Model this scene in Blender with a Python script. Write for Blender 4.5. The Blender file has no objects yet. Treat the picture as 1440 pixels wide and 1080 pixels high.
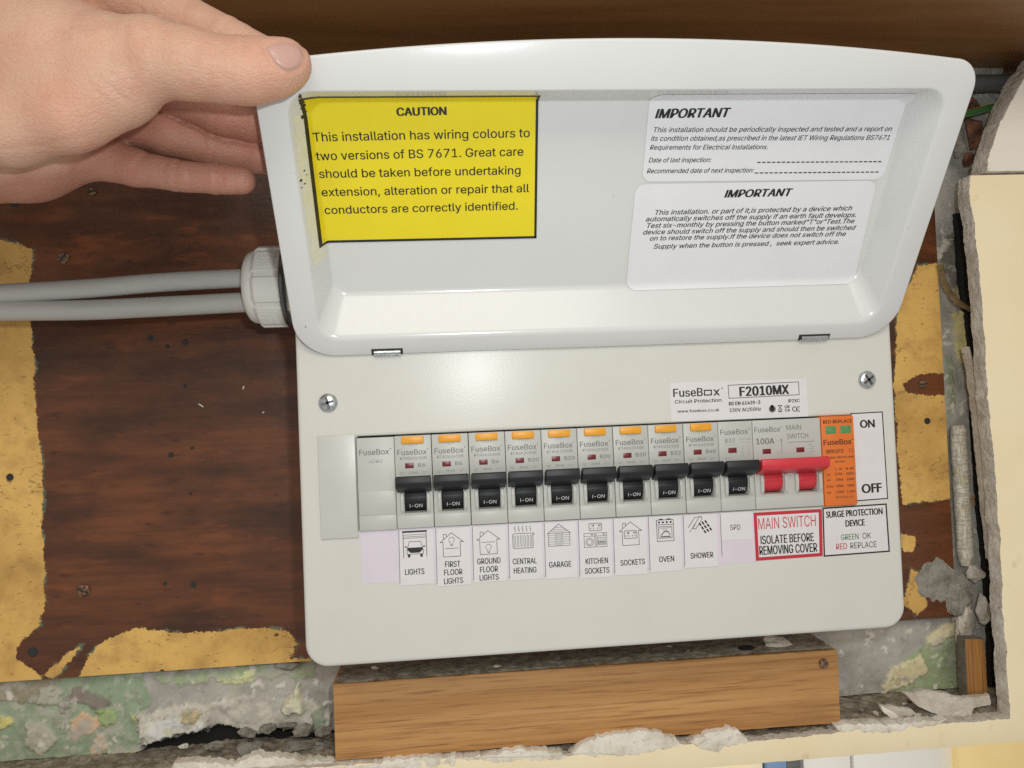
import bpy, bmesh, math, random
import numpy as np
from mathutils import Matrix, Vector, noise as mnoise
from mathutils.geometry import tessellate_polygon

# ------------------------------------------------------------------ camera, light, exposure
SC = bpy.context.scene
MM = 0.001
F_PX = 1044.039
CAM = np.array([27.354, -367.444, 14.611])                 # millimetres
ROT = np.array([[0.9956216, -0.0843575, -0.0402678],
                [-0.0381364, 0.0267277, -0.9989150],
                [0.0853423, 0.9960770, 0.0233936]])         # rows: right, down, forward
cam_d = bpy.data.cameras.new('camera')
cam_d.sensor_width = 36.0
cam_d.lens = 36.0 * F_PX / 1440.0
cam_d.clip_start = 0.02
cam_d.clip_end = 20
cam = bpy.data.objects.new('camera', cam_d)
SC.collection.objects.link(cam)
m3 = Matrix((ROT[0], -ROT[1], -ROT[2])).transposed()
cam.matrix_world = Matrix.Translation(Vector(CAM * MM)) @ m3.to_4x4()
SC.camera = cam

W = bpy.data.worlds.new('World'); SC.world = W; W.use_nodes = True
W.node_tree.nodes['Background'].inputs[0].default_value = (1.0, 0.95, 0.88, 1)
W.node_tree.nodes['Background'].inputs[1].default_value = 0.39

def lamp(name, kind, loc, energy, color, size=None, target=None, **k):
    d = bpy.data.lights.new(name, kind); d.energy = energy; d.color = color
    if kind == 'POINT': d.shadow_soft_size = size
    if kind == 'AREA':
        d.shape = 'RECTANGLE'; d.size, d.size_y = size
    o = bpy.data.objects.new(name, d); SC.collection.objects.link(o)
    o.location = Vector(loc) * MM
    if target is not None:
        o.rotation_euler = (Vector(target) * MM - o.location).to_track_quat('-Z', 'Y').to_euler()
    return o
lamp('phone_torch', 'POINT', (55, -374, 47), 1.78, (0.93, 1.0, 1.02), 0.007)
lamp('room_ceiling_light', 'AREA', (40, -1150, 690), 4.6, (1.0, 0.92, 0.80), (0.7, 0.45), (80, 0, 0))
lamp('added_cupboard_fill', 'AREA', (350, 300, -650), 2.2, (1.0, 0.96, 0.9), (0.8, 0.3), (350, 900, -420))  # unseen lamp added below to brighten the cupboard doors
SC.cycles.use_denoising = False
SC.view_settings.view_transform = 'Standard'
SC.view_settings.look = 'None'
SC.view_settings.exposure = 0.2
SC.view_settings.gamma = 1.0
SC.view_settings.use_curve_mapping = False

# ------------------------------------------------------------------ geometry helpers (millimetres)
RNG = random.Random(7)
COL = SC.collection
def ray(px, py):
    return ROT.T @ np.array([(px - 720) / F_PX, (py - 540) / F_PX, 1.0])
def at(px, py, y):
    """point of the plane y (depth of a real surface) seen at a place of the photograph"""
    d = ray(px, py); return CAM + d * (y - CAM[1]) / d[1]
def at2(px, py, y):
    p = at(px, py, y); return (p[0], p[2])

class MB:
    def __init__(s): s.v = []; s.f = []; s.m = []
    def add(s, verts, faces, mi=0):
        n = len(s.v); s.v.extend([tuple(map(float, q)) for q in verts])
        s.f.extend([tuple(i + n for i in f) for f in faces]); s.m.extend([mi] * len(faces))
    def bm(s, b, mi=0):
        b.verts.ensure_lookup_table(); b.verts.index_update()
        s.add([v.co[:] for v in b.verts], [[v.index for v in f.verts] for f in b.faces], mi); b.free()
    def box(s, x0, x1, y0, y1, z0, z1, bev=0.0, mi=0, seg=2):
        b = bmesh.new(); bmesh.ops.create_cube(b, size=1)
        for v in b.verts:
            v.co = Vector(((x0 + x1) / 2 + v.co.x * (x1 - x0), (y0 + y1) / 2 + v.co.y * (y1 - y0), (z0 + z1) / 2 + v.co.z * (z1 - z0)))
        if bev: bmesh.ops.bevel(b, geom=b.edges[:], offset=bev, segments=seg, affect='EDGES', profile=.5)
        s.bm(b, mi)
    def prism_x(s, prof, x0, x1, bev=0.0, mi=0):
        """profile of (y,z) points extruded along x"""
        b = bmesh.new()
        a = [b.verts.new((x0, y, z)) for y, z in prof]; c = [b.verts.new((x1, y, z)) for y, z in prof]
        n = len(prof); b.faces.new(a); b.faces.new(c[::-1])
        for i in range(n): b.faces.new((a[i], c[i], c[(i + 1) % n], a[(i + 1) % n]))
        bmesh.ops.recalc_face_normals(b, faces=b.faces[:])
        if bev: bmesh.ops.bevel(b, geom=b.edges[:], offset=bev, segments=2, affect='EDGES', profile=.5)
        s.bm(b, mi)
    def slab(s, pts, y0, y1, bev=0.0, mi=0, mi_side=None):
        """outline of (x,z) points, front at y0, back at y1"""
        b = bmesh.new()
        a = [b.verts.new((x, y0, z)) for x, z in pts]; c = [b.verts.new((x, y1, z)) for x, z in pts]
        n = len(pts); ff = b.faces.new(a); b.faces.new(c[::-1]); sd = []
        for i in range(n): sd.append(b.faces.new((a[i], c[i], c[(i + 1) % n], a[(i + 1) % n])))
        bmesh.ops.recalc_face_normals(b, faces=b.faces[:])
        if bev: bmesh.ops.bevel(b, geom=list(ff.edges), offset=bev, segments=2, affect='EDGES', profile=.5)
        bmesh.ops.triangulate(b, faces=[f for f in b.faces if len(f.verts) > 4])
        b.faces.ensure_lookup_table(); b.normal_update(); b.verts.index_update()
        n0 = len(s.f); norms = [abs(f.normal.y) for f in b.faces]
        s.bm(b, mi)
        if mi_side is not None:
            for i, ny in enumerate(norms):
                if ny < .5: s.m[n0 + i] = mi_side
    def tube(s, pts, r, seg=16, mi=0, caps=True, taper=None):
        pts = [Vector(p) for p in pts]; rings = []; up = None
        for i, p in enumerate(pts):
            t = (pts[min(i + 1, len(pts) - 1)] - pts[max(i - 1, 0)]).normalized()
            if up is None: up = t.orthogonal().normalized()
            up = (up - t * up.dot(t)).normalized(); w = t.cross(up)
            rr = r if taper is None else r * taper[i]
            rings.append([p + (up * math.cos(a) + w * math.sin(a)) * rr for a in [2 * math.pi * k / seg for k in range(seg)]])
        v = [q for g in rings for q in g]; f = []
        for i in range(len(pts) - 1):
            for k in range(seg):
                k2 = (k + 1) % seg; f.append((i * seg + k, i * seg + k2, (i + 1) * seg + k2, (i + 1) * seg + k))
        if caps: f.append(tuple(range(seg))[::-1]); f.append(tuple((len(pts) - 1) * seg + k for k in range(seg)))
        s.add(v, f, mi)
    def lathe(s, prof, origin, axis, seg=32, mi=0):
        """prof: (along, radius)"""
        ax = Vector(axis).normalized(); u = ax.orthogonal().normalized(); w = ax.cross(u); o = Vector(origin)
        v = [o + ax * a + (u * math.cos(t) + w * math.sin(t)) * r for a, r in prof for t in [2 * math.pi * k / seg for k in range(seg)]]
        f = []
        for i in range(len(prof) - 1):
            for k in range(seg):
                k2 = (k + 1) % seg; f.append((i * seg + k, i * seg + k2, (i + 1) * seg + k2, (i + 1) * seg + k))
        f.append(tuple(range(seg))[::-1]); f.append(tuple((len(prof) - 1) * seg + k for k in range(seg)))
        s.add(v, f, mi)
    def build(s, name, mats, parent=None, sharp=38, flat=False, loc=None):
        me = bpy.data.meshes.new(name)
        o0 = np.array(loc if loc is not None else (0, 0, 0), float)
        if s.v: me.from_pydata([tuple((np.array(q) - o0) * MM) for q in s.v], [], s.f)
        for m_ in (mats if isinstance(mats, (list, tuple)) else [mats]): me.materials.append(m_)
        me.polygons.foreach_set('material_index', s.m)
        b = bmesh.new(); b.from_mesh(me); bmesh.ops.recalc_face_normals(b, faces=b.faces[:]); b.to_mesh(me); b.free()
        if not flat:
            me.shade_smooth(); me.set_sharp_from_angle(angle=math.radians(sharp))
        o = bpy.data.objects.new(name, me); COL.objects.link(o)
        o.location = Vector(o0) * MM
        if parent is not None: o.parent = parent
        return o

def thing(name, label, cat, loc=(0, 0, 0), group=None):
    o = bpy.data.objects.new(name, None); COL.objects.link(o); o.empty_display_size = .01
    o.location = Vector(loc) * MM; return tag(o, label, cat, group)
def tag(o, label, cat, group=None):
    o['label'] = label; o['category'] = cat
    if group: o['group'] = group
    return o
def structure(o, kind='structure'):
    o['kind'] = kind; return o

def rounded(x0, x1, z0, z1, r, n=8):
    rr = r if isinstance(r, (list, tuple)) else [r] * 4      # bl, br, tr, tl
    out = []
    for (cx, cz, a0, q) in ((x0 + rr[0], z0 + rr[0], 180, rr[0]), (x1 - rr[1], z0 + rr[1], 270, rr[1]), (x1 - rr[2], z1 - rr[2], 0, rr[2]), (x0 + rr[3], z1 - rr[3], 90, rr[3])):
        for k in range(n + 1):
            a = math.radians(a0 + 90 * k / n); out.append((cx + q * math.cos(a), cz + q * math.sin(a)))
    return out
def jag(pts, step=2.0, amp=1.0, freq=.12, seed=0, closed=True, keep=()):
    """rough outline: subdivides (x,z) points and shifts them by noise; sides listed in keep stay straight"""
    out = []; n = len(pts)
    for i in range(n if closed else n - 1):
        a = np.array(pts[i]); b = np.array(pts[(i + 1) % n]); L = np.linalg.norm(b - a); k = 1 if i in keep else max(1, int(L / step))
        for j in range(k):
            q = a + (b - a) * j / k
            if i not in keep:
                dx = mnoise.noise((q[0] * freq, q[1] * freq, seed)) + .6 * mnoise.noise((q[0] * freq * 3.1, q[1] * freq * 3.1, seed + 5)) + .35 * mnoise.noise((q[0] * freq * 8, q[1] * freq * 8, seed + 15))
                dz = mnoise.noise((q[0] * freq, q[1] * freq, seed + 9)) + .6 * mnoise.noise((q[0] * freq * 3.1, q[1] * freq * 3.1, seed + 14)) + .35 * mnoise.noise((q[0] * freq * 8, q[1] * freq * 8, seed + 25))
                q = q + np.array([dx, dz]) * amp
            out.append(tuple(q))
    return out

# ------------------------------------------------------------------ materials
def srgb(r, g, b):
    f = lambda c: (c / 255 / 12.92) if c / 255 <= .04045 else ((c / 255 + .055) / 1.055) ** 2.4
    return (f(r), f(g), f(b), 1)
def mat(name, base, rough=.5, metal=0.0, layers=(), bumps=(), spec=.5, coat=0, sss=0, attr=None, rough_var=0, coat_rough=.1):
    """layers: (scale xyz, detail, lo, hi, colour, amount); bumps: (scale xyz, detail, strength, distance mm)"""
    m = bpy.data.materials.new(name); m.use_nodes = True; nt = m.node_tree; N = nt.nodes; Lk = nt.links
    bs = N['Principled BSDF']; tc = N.new('ShaderNodeTexCoord')
    def noise_node(sc, det, rg=.6):
        mp = N.new('ShaderNodeMapping'); mp.inputs['Scale'].default_value = sc; Lk.new(tc.outputs['Object'], mp.inputs[0])
        nz = N.new('ShaderNodeTexNoise'); nz.inputs['Scale'].default_value = 1; nz.inputs['Detail'].default_value = det; nz.inputs['Roughness'].default_value = rg
        Lk.new(mp.outputs[0], nz.inputs['Vector']); return nz
    cur = None
    if attr:
        a = N.new('ShaderNodeAttribute'); a.attribute_name = attr; cur = a.outputs['Color']
    for (sc, det, lo, hi, c, amt) in layers:
        nz = noise_node(sc, det); rp = N.new('ShaderNodeMapRange'); rp.inputs['From Min'].default_value = lo; rp.inputs['From Max'].default_value = hi; rp.inputs['To Max'].default_value = amt
        Lk.new(nz.outputs['Fac'], rp.inputs[0])
        mx = N.new('ShaderNodeMix'); mx.data_type = 'RGBA'; mx.blend_type = 'MIX'
        Lk.new(rp.outputs[0], mx.inputs[0])
        if cur is None: mx.inputs[6].default_value = base
        else: Lk.new(cur, mx.inputs[6])
        mx.inputs[7].default_value = c; cur = mx.outputs[2]
    bs.inputs['Base Color'].default_value = base
    if cur is not None: Lk.new(cur, bs.inputs['Base Color'])
    bs.inputs['Roughness'].default_value = rough; bs.inputs['Metallic'].default_value = metal
    bs.inputs['Specular IOR Level'].default_value = spec
    bs.inputs['Coat Weight'].default_value = coat; bs.inputs['Coat Roughness'].default_value = coat_rough
    if sss:
        bs.inputs['Subsurface Weight'].default_value = sss; bs.inputs['Subsurface Radius'].default_value = (1.0, .35, .2); bs.inputs['Subsurface Scale'].default_value = .004
    if rough_var:
        nz = noise_node((60, 60, 60), 4); rp = N.new('ShaderNodeMapRange'); rp.inputs['To Min'].default_value = rough - rough_var; rp.inputs['To Max'].default_value = rough + rough_var
        rp.inputs['From Min'].default_value = .3; rp.inputs['From Max'].default_value = .7
        Lk.new(nz.outputs['Fac'], rp.inputs[0]); Lk.new(rp.outputs[0], bs.inputs['Roughness'])
    prev = None
    for (sc, det, st, dist) in bumps:
        nz = noise_node(sc, det); bp = N.new('ShaderNodeBump'); bp.inputs['Strength'].default_value = st; bp.inputs['Distance'].default_value = dist * MM
        Lk.new(nz.outputs['Fac'], bp.inputs['Height'])
        if prev is not None: Lk.new(prev, bp.inputs['Normal'])
        prev = bp.outputs[0]
    if prev is not None: Lk.new(prev, bs.inputs['Normal'])
    return m
s3 = lambda k: (k, k, k)
M = {}
M['powder'] = mat('white_powder_coat', (.64, .63, .585, 1), .26, layers=((s3(30), 3, .45, .75, (.60, .585, .54, 1), .5), (s3(420), 2, .755, .775, (.42, .40, .35, 1), .5)), bumps=((s3(900), 2, .3, .10),), spec=.22)
M['lid'] = mat('white_lid_enamel', (.685, .69, .68, 1), .22, layers=((s3(25), 3, .45, .75, (.645, .645, .63, 1), .45), (s3(330), 2, .77, .785, (.45, .43, .38, 1), .5)), bumps=((s3(700), 2, .07, .2),), spec=.5)
M['glue'] = mat('old_glue_stain', (.73, .71, .54, 1), .4, layers=((s3(160), 3, .4, .65, (.75, .74, .66, 1), .8),))
M['body_grey'] = mat('breaker_grey_plastic', (.50, .50, .465, 1), .42, layers=((s3(90), 2, .4, .7, (.46, .46, .43, 1), .5),), bumps=((s3(1500), 1, .06, .1),))
M['blank'] = mat('blank_grey_plastic', (.56, .56, .525, 1), .34, layers=((s3(60), 3, .4, .7, (.52, .52, .49, 1), .6),))
M['black_plastic'] = mat('black_plastic', (.008, .009, .012, 1), .5, bumps=((s3(1800), 1, .1, .1),))
M['cavity'] = mat('dark_cavity', (.03, .03, .03, 1), .8)
M['yellow_btn'] = mat('amber_button_plastic', (.80, .36, .02, 1), .4, layers=((s3(300), 2, .45, .7, (.72, .30, .02, 1), .6),))
M['flag'] = mat('dark_red_flag', (.16, .012, .018, 1), .35)
M['red'] = mat('red_switch_plastic', (.62, .035, .05, 1), .36, layers=((s3(120), 2, .4, .7, (.55, .03, .045, 1), .6),))
M['orange'] = mat('orange_module_plastic', (.72, .17, .025, 1), .45, layers=((s3(100), 2, .4, .7, (.65, .145, .02, 1), .6),))
M['green_win'] = mat('green_indicator', (.08, .25, .08, 1), .3, layers=((s3(400), 2, .4, .6, (.14, .30, .12, 1), .8),))
M['zinc'] = mat('zinc_metal', (.66, .69, .71, 1), .3, 1.0, layers=((s3(600), 3, .4, .7, (.35, .36, .38, 1), .8),), bumps=((s3(900), 2, .15, .2),))
M['steel_dark'] = mat('dark_steel', (.16, .16, .17, 1), .35, 1.0)
M['ink'] = mat('black_ink', (.012, .012, .012, 1), .5)
M['ink_grey'] = mat('grey_print', (.17, .17, .17, 1), .5)
M['ink_pale'] = mat('pale_grey_print', (.30, .30, .29, 1), .5)
M['ink_white'] = mat('white_print', (.62, .62, .62, 1), .5)
M['ink_red'] = mat('red_ink', (.50, .025, .045, 1), .45)
M['ink_redtext'] = mat('scarlet_ink', (.55, .05, .045, 1), .45)
M['ink_green'] = mat('green_ink', (.07, .20, .07, 1), .5)
M['ink_dark_orange'] = mat('dark_print_on_orange', (.10, .035, .012, 1), .5)
M['paper'] = mat('white_label_paper', (.71, .69, .70, 1), .36, layers=((s3(120), 3, .4, .7, (.66, .635, .65, 1), .6),), bumps=((s3(70), 2, .15, .5),))
M['paper_lid'] = mat('glossy_white_vinyl', (.79, .79, .815, 1), .24, layers=((s3(70), 3, .4, .7, (.75, .75, .775, 1), .6),), bumps=((s3(60), 2, .18, .5),))
M['lilac'] = mat('lilac_backing_paper', (.68, .62, .69, 1), .4, layers=((s3(90), 3, .4, .7, (.63, .575, .65, 1), .6),), bumps=((s3(60), 2, .15, .5),))
M['yellow'] = mat('yellow_label_vinyl', (.83, .685, .02, 1), .25, layers=((s3(60), 3, .4, .7, (.80, .65, .016, 1), .7),), bumps=((s3(55), 2, .2, .6),))
M['gland'] = mat('light_grey_gland_plastic', (.72, .715, .67, 1), .42, layers=((s3(120), 3, .4, .7, (.66, .655, .61, 1), .6),), bumps=((s3(900), 2, .08, .15),))
M['cable'] = mat('grey_cable_sheath', (.45, .445, .42, 1), .42, layers=(((30, 200, 200), 4, .45, .7, (.38, .375, .355, 1), .7), (s3(500), 2, .66, .72, (.45, .45, .44, 1), .7)), bumps=((s3(350), 3, .2, .3),))
M['cable_yellow'] = mat('yellow_inner_core', (.6, .42, .05, 1), .5)
M['rust'] = mat('rusty_steel', (.13, .06, .03, 1), .6, .5, layers=((s3(700), 3, .45, .6, (.38, .26, .17, 1), .8),), bumps=((s3(900), 3, .5, .5),))
M['oak'] = mat('oak_wood', srgb(206, 156, 98), .55, layers=(
    ((2.6, 20, 75), 6, .36, .64, srgb(182, 130, 74), .9), ((6, 200, 260), 6, .48, .70, srgb(164, 112, 62), .7), ((26, 300, 800), 4, .53, .68, srgb(132, 86, 46), .7), ((11, 300, 520), 5, .56, .70, srgb(122, 78, 42), .6), ((12, 12, 30), 4, .6, .72, srgb(150, 104, 62), .4)),
    bumps=(((24, 300, 900), 3, .4, .3),))
M['oak_up'] = mat('oak_wood_upright', srgb(220, 166, 100), .5, layers=(
    ((90, 20, 3), 4, .35, .65, srgb(150, 100, 50), .9), ((520, 200, 9), 3, .48, .58, srgb(140, 92, 46), .8)), bumps=(((420, 200, 9), 3, .35, .3),))
M['oak_end'] = mat('weathered_wood_side', srgb(120, 112, 100), .8, layers=((s3(200), 4, .4, .65, srgb(90, 82, 70), .8),))
M['dust'] = mat('grey_dust', srgb(168, 158, 140), .95, layers=((s3(140), 5, .42, .62, srgb(118, 107, 92), .9), (s3(500), 3, .6, .68, srgb(150, 140, 125), .8)), bumps=((s3(300), 5, .8, 2.0),))
M['cream'] = mat('cream_wall_paint', srgb(249, 234, 198), .55, layers=((s3(14), 4, .4, .7, srgb(244, 226, 186), .8), (s3(45), 5, .62, .7, srgb(220, 196, 150), .6), (s3(330), 3, .74, .78, srgb(170, 150, 115), .7)), bumps=((s3(260), 3, .12, .4), (s3(30), 3, .25, 1.2)))
M['plaster_edge'] = mat('broken_plaster_edge', srgb(222, 215, 203), .95, layers=((s3(90), 6, .42, .62, srgb(194, 184, 170), .9), (s3(420), 4, .58, .68, srgb(186, 178, 165), .8), (s3(260), 4, .66, .72, srgb(84, 76, 66), .7)), bumps=((s3(260), 5, .9, 2.0),))
M['plaster_white'] = mat('white_plaster', srgb(240, 234, 222), .85, layers=((s3(60), 5, .45, .65, srgb(204, 194, 174), .8), (s3(300), 4, .6, .7, srgb(170, 158, 140), .5)), bumps=((s3(150), 6, .9, 2.2),))
M['wall_white'] = mat('offwhite_wall_paint', srgb(240, 233, 221), .6, layers=((s3(18), 4, .4, .7, srgb(230, 222, 207), .7),), bumps=((s3(60), 3, .2, .8),))
M['wall'] = mat('old_layered_plaster', (.4, .4, .4, 1), .85, attr='tint', layers=((s3(180), 5, .58, .72, srgb(138, 133, 122), .4), (s3(60), 5, .5, .7, srgb(196, 190, 178), .35), (s3(420), 4, .62, .72, srgb(216, 210, 198), .3)), bumps=((s3(200), 6, .7, 1.0), (s3(900), 3, .25, .3)))
M['mortar'] = mat('dark_mortar', srgb(162, 157, 148), .95, layers=((s3(160), 5, .45, .65, srgb(126, 120, 110), .9), (s3(380), 4, .6, .7, srgb(160, 152, 140), .8)), bumps=((s3(260), 6, 1, 2.5),))
M['brick'] = mat('old_brown_brick', srgb(140, 96, 72), .9, layers=((s3(120), 5, .42, .62, srgb(66, 38, 26), .9), (s3(400), 3, .63, .7, srgb(160, 120, 92), .6)), bumps=((s3(260), 5, .8, 2.0),))
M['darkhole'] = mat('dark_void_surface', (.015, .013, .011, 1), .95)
M['pipe'] = mat('dark_grey_pipe', srgb(98, 98, 96), .5, layers=(((20, 200, 200), 3, .4, .7, srgb(74, 74, 72), .7),), bumps=((s3(300), 3, .15, .3),))
M['paper_old'] = mat('old_peeling_paper', srgb(128, 108, 72), .85, layers=((s3(150), 4, .4, .65, srgb(92, 76, 50), .8),), bumps=((s3(300), 4, .5, .6),))
M['tape'] = mat('scrim_tape', srgb(240, 235, 220), .8, layers=(((160, 160, 1300), 1, .5, .56, srgb(168, 160, 140), .55), ((1300, 160, 160), 1, .5, .56, srgb(168, 160, 140), .55), (s3(60), 4, .55, .68, srgb(200, 186, 120), .8)), bumps=((s3(600), 2, .5, .6),))
M['nail_plate'] = mat('thumbnail', srgb(196, 158, 146), .3, sss=.2, layers=((s3(110), 2, .4, .65, srgb(204, 150, 138), .6),), spec=.5)
M['skin'] = mat('skin', srgb(206, 165, 141), .5, sss=.2, layers=(
    (s3(28), 3, .42, .66, srgb(204, 144, 122), .5), (s3(75), 5, .48, .66, srgb(196, 142, 120), .5), (s3(260), 4, .62, .74, srgb(192, 138, 112), .4)),
    bumps=((s3(1100), 3, .35, .3), ((260, 700, 700), 4, .4, .5)), spec=.4)
def skin_lines(m, scale, strength, dist):
    """fine skin lines: cell edges as bump under the other bumps"""
    nt = m.node_tree; N = nt.nodes; L = nt.links; bs = N['Principled BSDF']; prev = bs.inputs['Normal'].links[0].from_socket
    tc = N.new('ShaderNodeTexCoord'); mp = N.new('ShaderNodeMapping'); mp.inputs['Scale'].default_value = scale; L.new(tc.outputs['Object'], mp.inputs[0])
    nz = N.new('ShaderNodeTexNoise'); nz.inputs['Scale'].default_value = .6; L.new(mp.outputs[0], nz.inputs[0])
    mx = N.new('ShaderNodeMix'); mx.data_type = 'VECTOR'; mx.inputs[0].default_value = .35; L.new(mp.outputs[0], mx.inputs[4]); L.new(nz.outputs['Color'], mx.inputs[5])
    vo = N.new('ShaderNodeTexVoronoi'); vo.feature = 'DISTANCE_TO_EDGE'; vo.inputs['Scale'].default_value = 1; L.new(mx.outputs[1], vo.inputs['Vector'])
    mr = N.new('ShaderNodeMapRange'); mr.inputs[1].default_value = 0; mr.inputs[2].default_value = .16; L.new(vo.outputs['Distance'], mr.inputs[0])
    bp = N.new('ShaderNodeBump'); bp.inputs['Strength'].default_value = strength; bp.inputs['Distance'].default_value = dist * MM
    L.new(mr.outputs[0], bp.inputs['Height']); L.new(prev, bp.inputs['Normal']); L.new(bp.outputs[0], bs.inputs['Normal'])
skin_lines(M['skin'], (520, 900, 760), .6, .14)
def palmar_shade(m):  # pinker palm skin, also darkened to stand in for shade behind the thumb
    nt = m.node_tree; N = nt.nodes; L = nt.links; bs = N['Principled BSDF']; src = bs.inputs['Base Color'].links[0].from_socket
    a = N.new('ShaderNodeAttribute'); a.attribute_name = 'palmar_shade'; x = N.new('ShaderNodeMix'); x.data_type = 'RGBA'; x.blend_type = 'MULTIPLY'
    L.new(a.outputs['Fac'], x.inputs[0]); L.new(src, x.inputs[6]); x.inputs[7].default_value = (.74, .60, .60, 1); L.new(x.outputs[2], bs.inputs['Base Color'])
palmar_shade(M['skin'])
M['shelf'] = mat('dark_varnished_shelf', srgb(140, 98, 56), .42, layers=(((3, 30, 40), 4, .4, .65, srgb(106, 70, 38), .8), (s3(260), 3, .68, .74, srgb(120, 88, 56), .4)), bumps=((s3(120), 3, .12, .4),), spec=.4)
M['cupboard'] = mat('white_cupboard_paint', (.85, .84, .80, 1), .4, layers=((s3(4), 2, .4, .7, (.80, .79, .75, 1), .6),))
M['yellow_card'] = mat('yellow_board', srgb(255, 230, 164), .6, layers=((s3(9), 3, .4, .7, srgb(250, 222, 150), .7),))
M['blue'] = mat('blue_paint', srgb(120, 150, 190), .5, layers=((s3(9), 3, .4, .7, srgb(104, 134, 176), .7),))

def board_material():
    """stained plywood with old cream paint where the attribute 'sd' (mm inside the paint outline) is positive"""
    m = bpy.data.materials.new('stained_plywood'); m.use_nodes = True; nt = m.node_tree; N = nt.nodes; L = nt.links; bs = N['Principled BSDF']
    tc = N.new('ShaderNodeTexCoord')
    def nz(sc, det=4, rg=.6):
        mp = N.new('ShaderNodeMapping'); mp.inputs['Scale'].default_value = sc; L.new(tc.outputs['Object'], mp.inputs[0])
        n = N.new('ShaderNodeTexNoise'); n.inputs['Scale'].default_value = 1; n.inputs['Detail'].default_value = det; n.inputs['Roughness'].default_value = rg; L.new(mp.outputs[0], n.inputs[0]); return n.outputs['Fac']
    def rng(src, lo, hi, a=0, b=1):
        r = N.new('ShaderNodeMapRange'); L.new(src, r.inputs[0]); r.inputs[1].default_value = lo; r.inputs[2].default_value = hi; r.inputs[3].default_value = a; r.inputs[4].default_value = b; return r.outputs[0]
    def mix(fac, a, b):
        x = N.new('ShaderNodeMix'); x.data_type = 'RGBA'; L.new(fac, x.inputs[0])
        for i, c in ((6, a), (7, b)):
            if isinstance(c, tuple): x.inputs[i].default_value = c
            else: L.new(c, x.inputs[i])
        return x.outputs[2]
    def math_(op, a, b):
        x = N.new('ShaderNodeMath'); x.operation = op
        for i, c in ((0, a), (1, b)):
            if isinstance(c, (int, float)): x.inputs[i].default_value = c
            else: L.new(c, x.inputs[i])
        return x.outputs[0]
    w = mix(rng(nz((9, 5, 60), 5), .36, .64), srgb(78, 43, 24), srgb(118, 68, 38))
    w = mix(rng(nz((16, 5, 330), 4), .48, .78, 0, .4), w, srgb(66, 36, 20))
    w = mix(rng(nz((11, 11, 26), 5), .46, .64, 0, .85), w, srgb(58, 34, 21))
    w = mix(rng(nz((60, 60, 260), 4), .60, .70, 0, .6), w, srgb(42, 25, 16))
    w = mix(rng(nz((25, 25, 90), 3), .60, .75, 0, .6), w, srgb(140, 78, 40))
    w = mix(rng(nz((90, 90, 400), 3), .66, .74, 0, .5), w, srgb(120, 84, 58))
    c = mix(rng(nz(s3(16), 4), .4, .66), srgb(232, 188, 106), srgb(214, 168, 90))
    c = mix(rng(nz(s3(60), 6), .48, .68, 0, .85), c, srgb(188, 145, 82))
    c = mix(rng(nz((180, 180, 500), 5), .60, .70, 0, .8), c, srgb(112, 80, 44))
    c = mix(rng(nz(s3(330), 3), .68, .73, 0, .9), c, srgb(70, 48, 28))
    mp = N.new('ShaderNodeMapping'); mp.inputs['Scale'].default_value = (70, 70, 110); L.new(tc.outputs['Object'], mp.inputs[0])
    vo = N.new('ShaderNodeTexVoronoi'); vo.feature = 'DISTANCE_TO_EDGE'; vo.inputs['Scale'].default_value = 1
    wn = N.new('ShaderNodeTexNoise'); wn.inputs['Scale'].default_value = 1.6; wn.inputs['Detail'].default_value = 4; L.new(mp.outputs[0], wn.inputs[0])
    wv = N.new('ShaderNodeMix'); wv.data_type = 'VECTOR'; wv.inputs[0].default_value = .55; L.new(mp.outputs[0], wv.inputs[4]); L.new(wn.outputs['Color'], wv.inputs[5]); L.new(wv.outputs[1], vo.inputs['Vector'])
    crack = math_('MULTIPLY', rng(vo.outputs['Distance'], .0, .018, 1, 0), rng(nz(s3(22), 3), .52, .58, 0, .75))
    c = mix(crack, c, srgb(96, 66, 36))
    c = mix(rng(nz(s3(11), 5), .50, .66, 0, .55), c, srgb(176, 132, 70))
    at_ = N.new('ShaderNodeAttribute'); at_.attribute_name = 'sd'
    e = math_('ADD', at_.outputs['Fac'], math_('MULTIPLY', math_('SUBTRACT', nz(s3(160), 5, .7), .5), 7.0))
    e = math_('ADD', e, math_('MULTIPLY', math_('SUBTRACT', nz(s3(28), 3), .5), 7.0))
    e = math_('ADD', e, math_('MULTIPLY', math_('SUBTRACT', nz(s3(520), 4, .7), .5), 3.0))
    e = math_('SUBTRACT', e, math_('MULTIPLY', rng(nz(s3(75), 5, .7), .64, .70), 9.0))
    paint = rng(e, -.25, .25); edge = rng(e, -1.6, -.2)
    under = mix(math_('MULTIPLY', edge, rng(nz(s3(50), 3), .50, .56)), w, srgb(104, 124, 104))
    L.new(mix(paint, under, c), bs.inputs['Base Color'])
    L.new(rng(paint, 0, 1, .42, .6), bs.inputs['Roughness'])
    b1 = N.new('ShaderNodeBump'); b1.inputs['Strength'].default_value = .8; b1.inputs['Distance'].default_value = .0006; L.new(paint, b1.inputs['Height'])
    b2 = N.new('ShaderNodeBump'); b2.inputs['Strength'].default_value = .35; b2.inputs['Distance'].default_value = .0005; L.new(nz((30, 30, 420), 4), b2.inputs['Height']); L.new(b1.outputs[0], b2.inputs['Normal'])
    b3 = N.new('ShaderNodeBump'); b3.inputs['Strength'].default_value = .3; b3.inputs['Distance'].default_value = .0005; L.new(nz(s3(330), 4), b3.inputs['Height']); L.new(b2.outputs[0], b3.inputs['Normal'])
    L.new(b3.outputs[0], bs.inputs['Normal']); return m
M['board'] = board_material()

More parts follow.
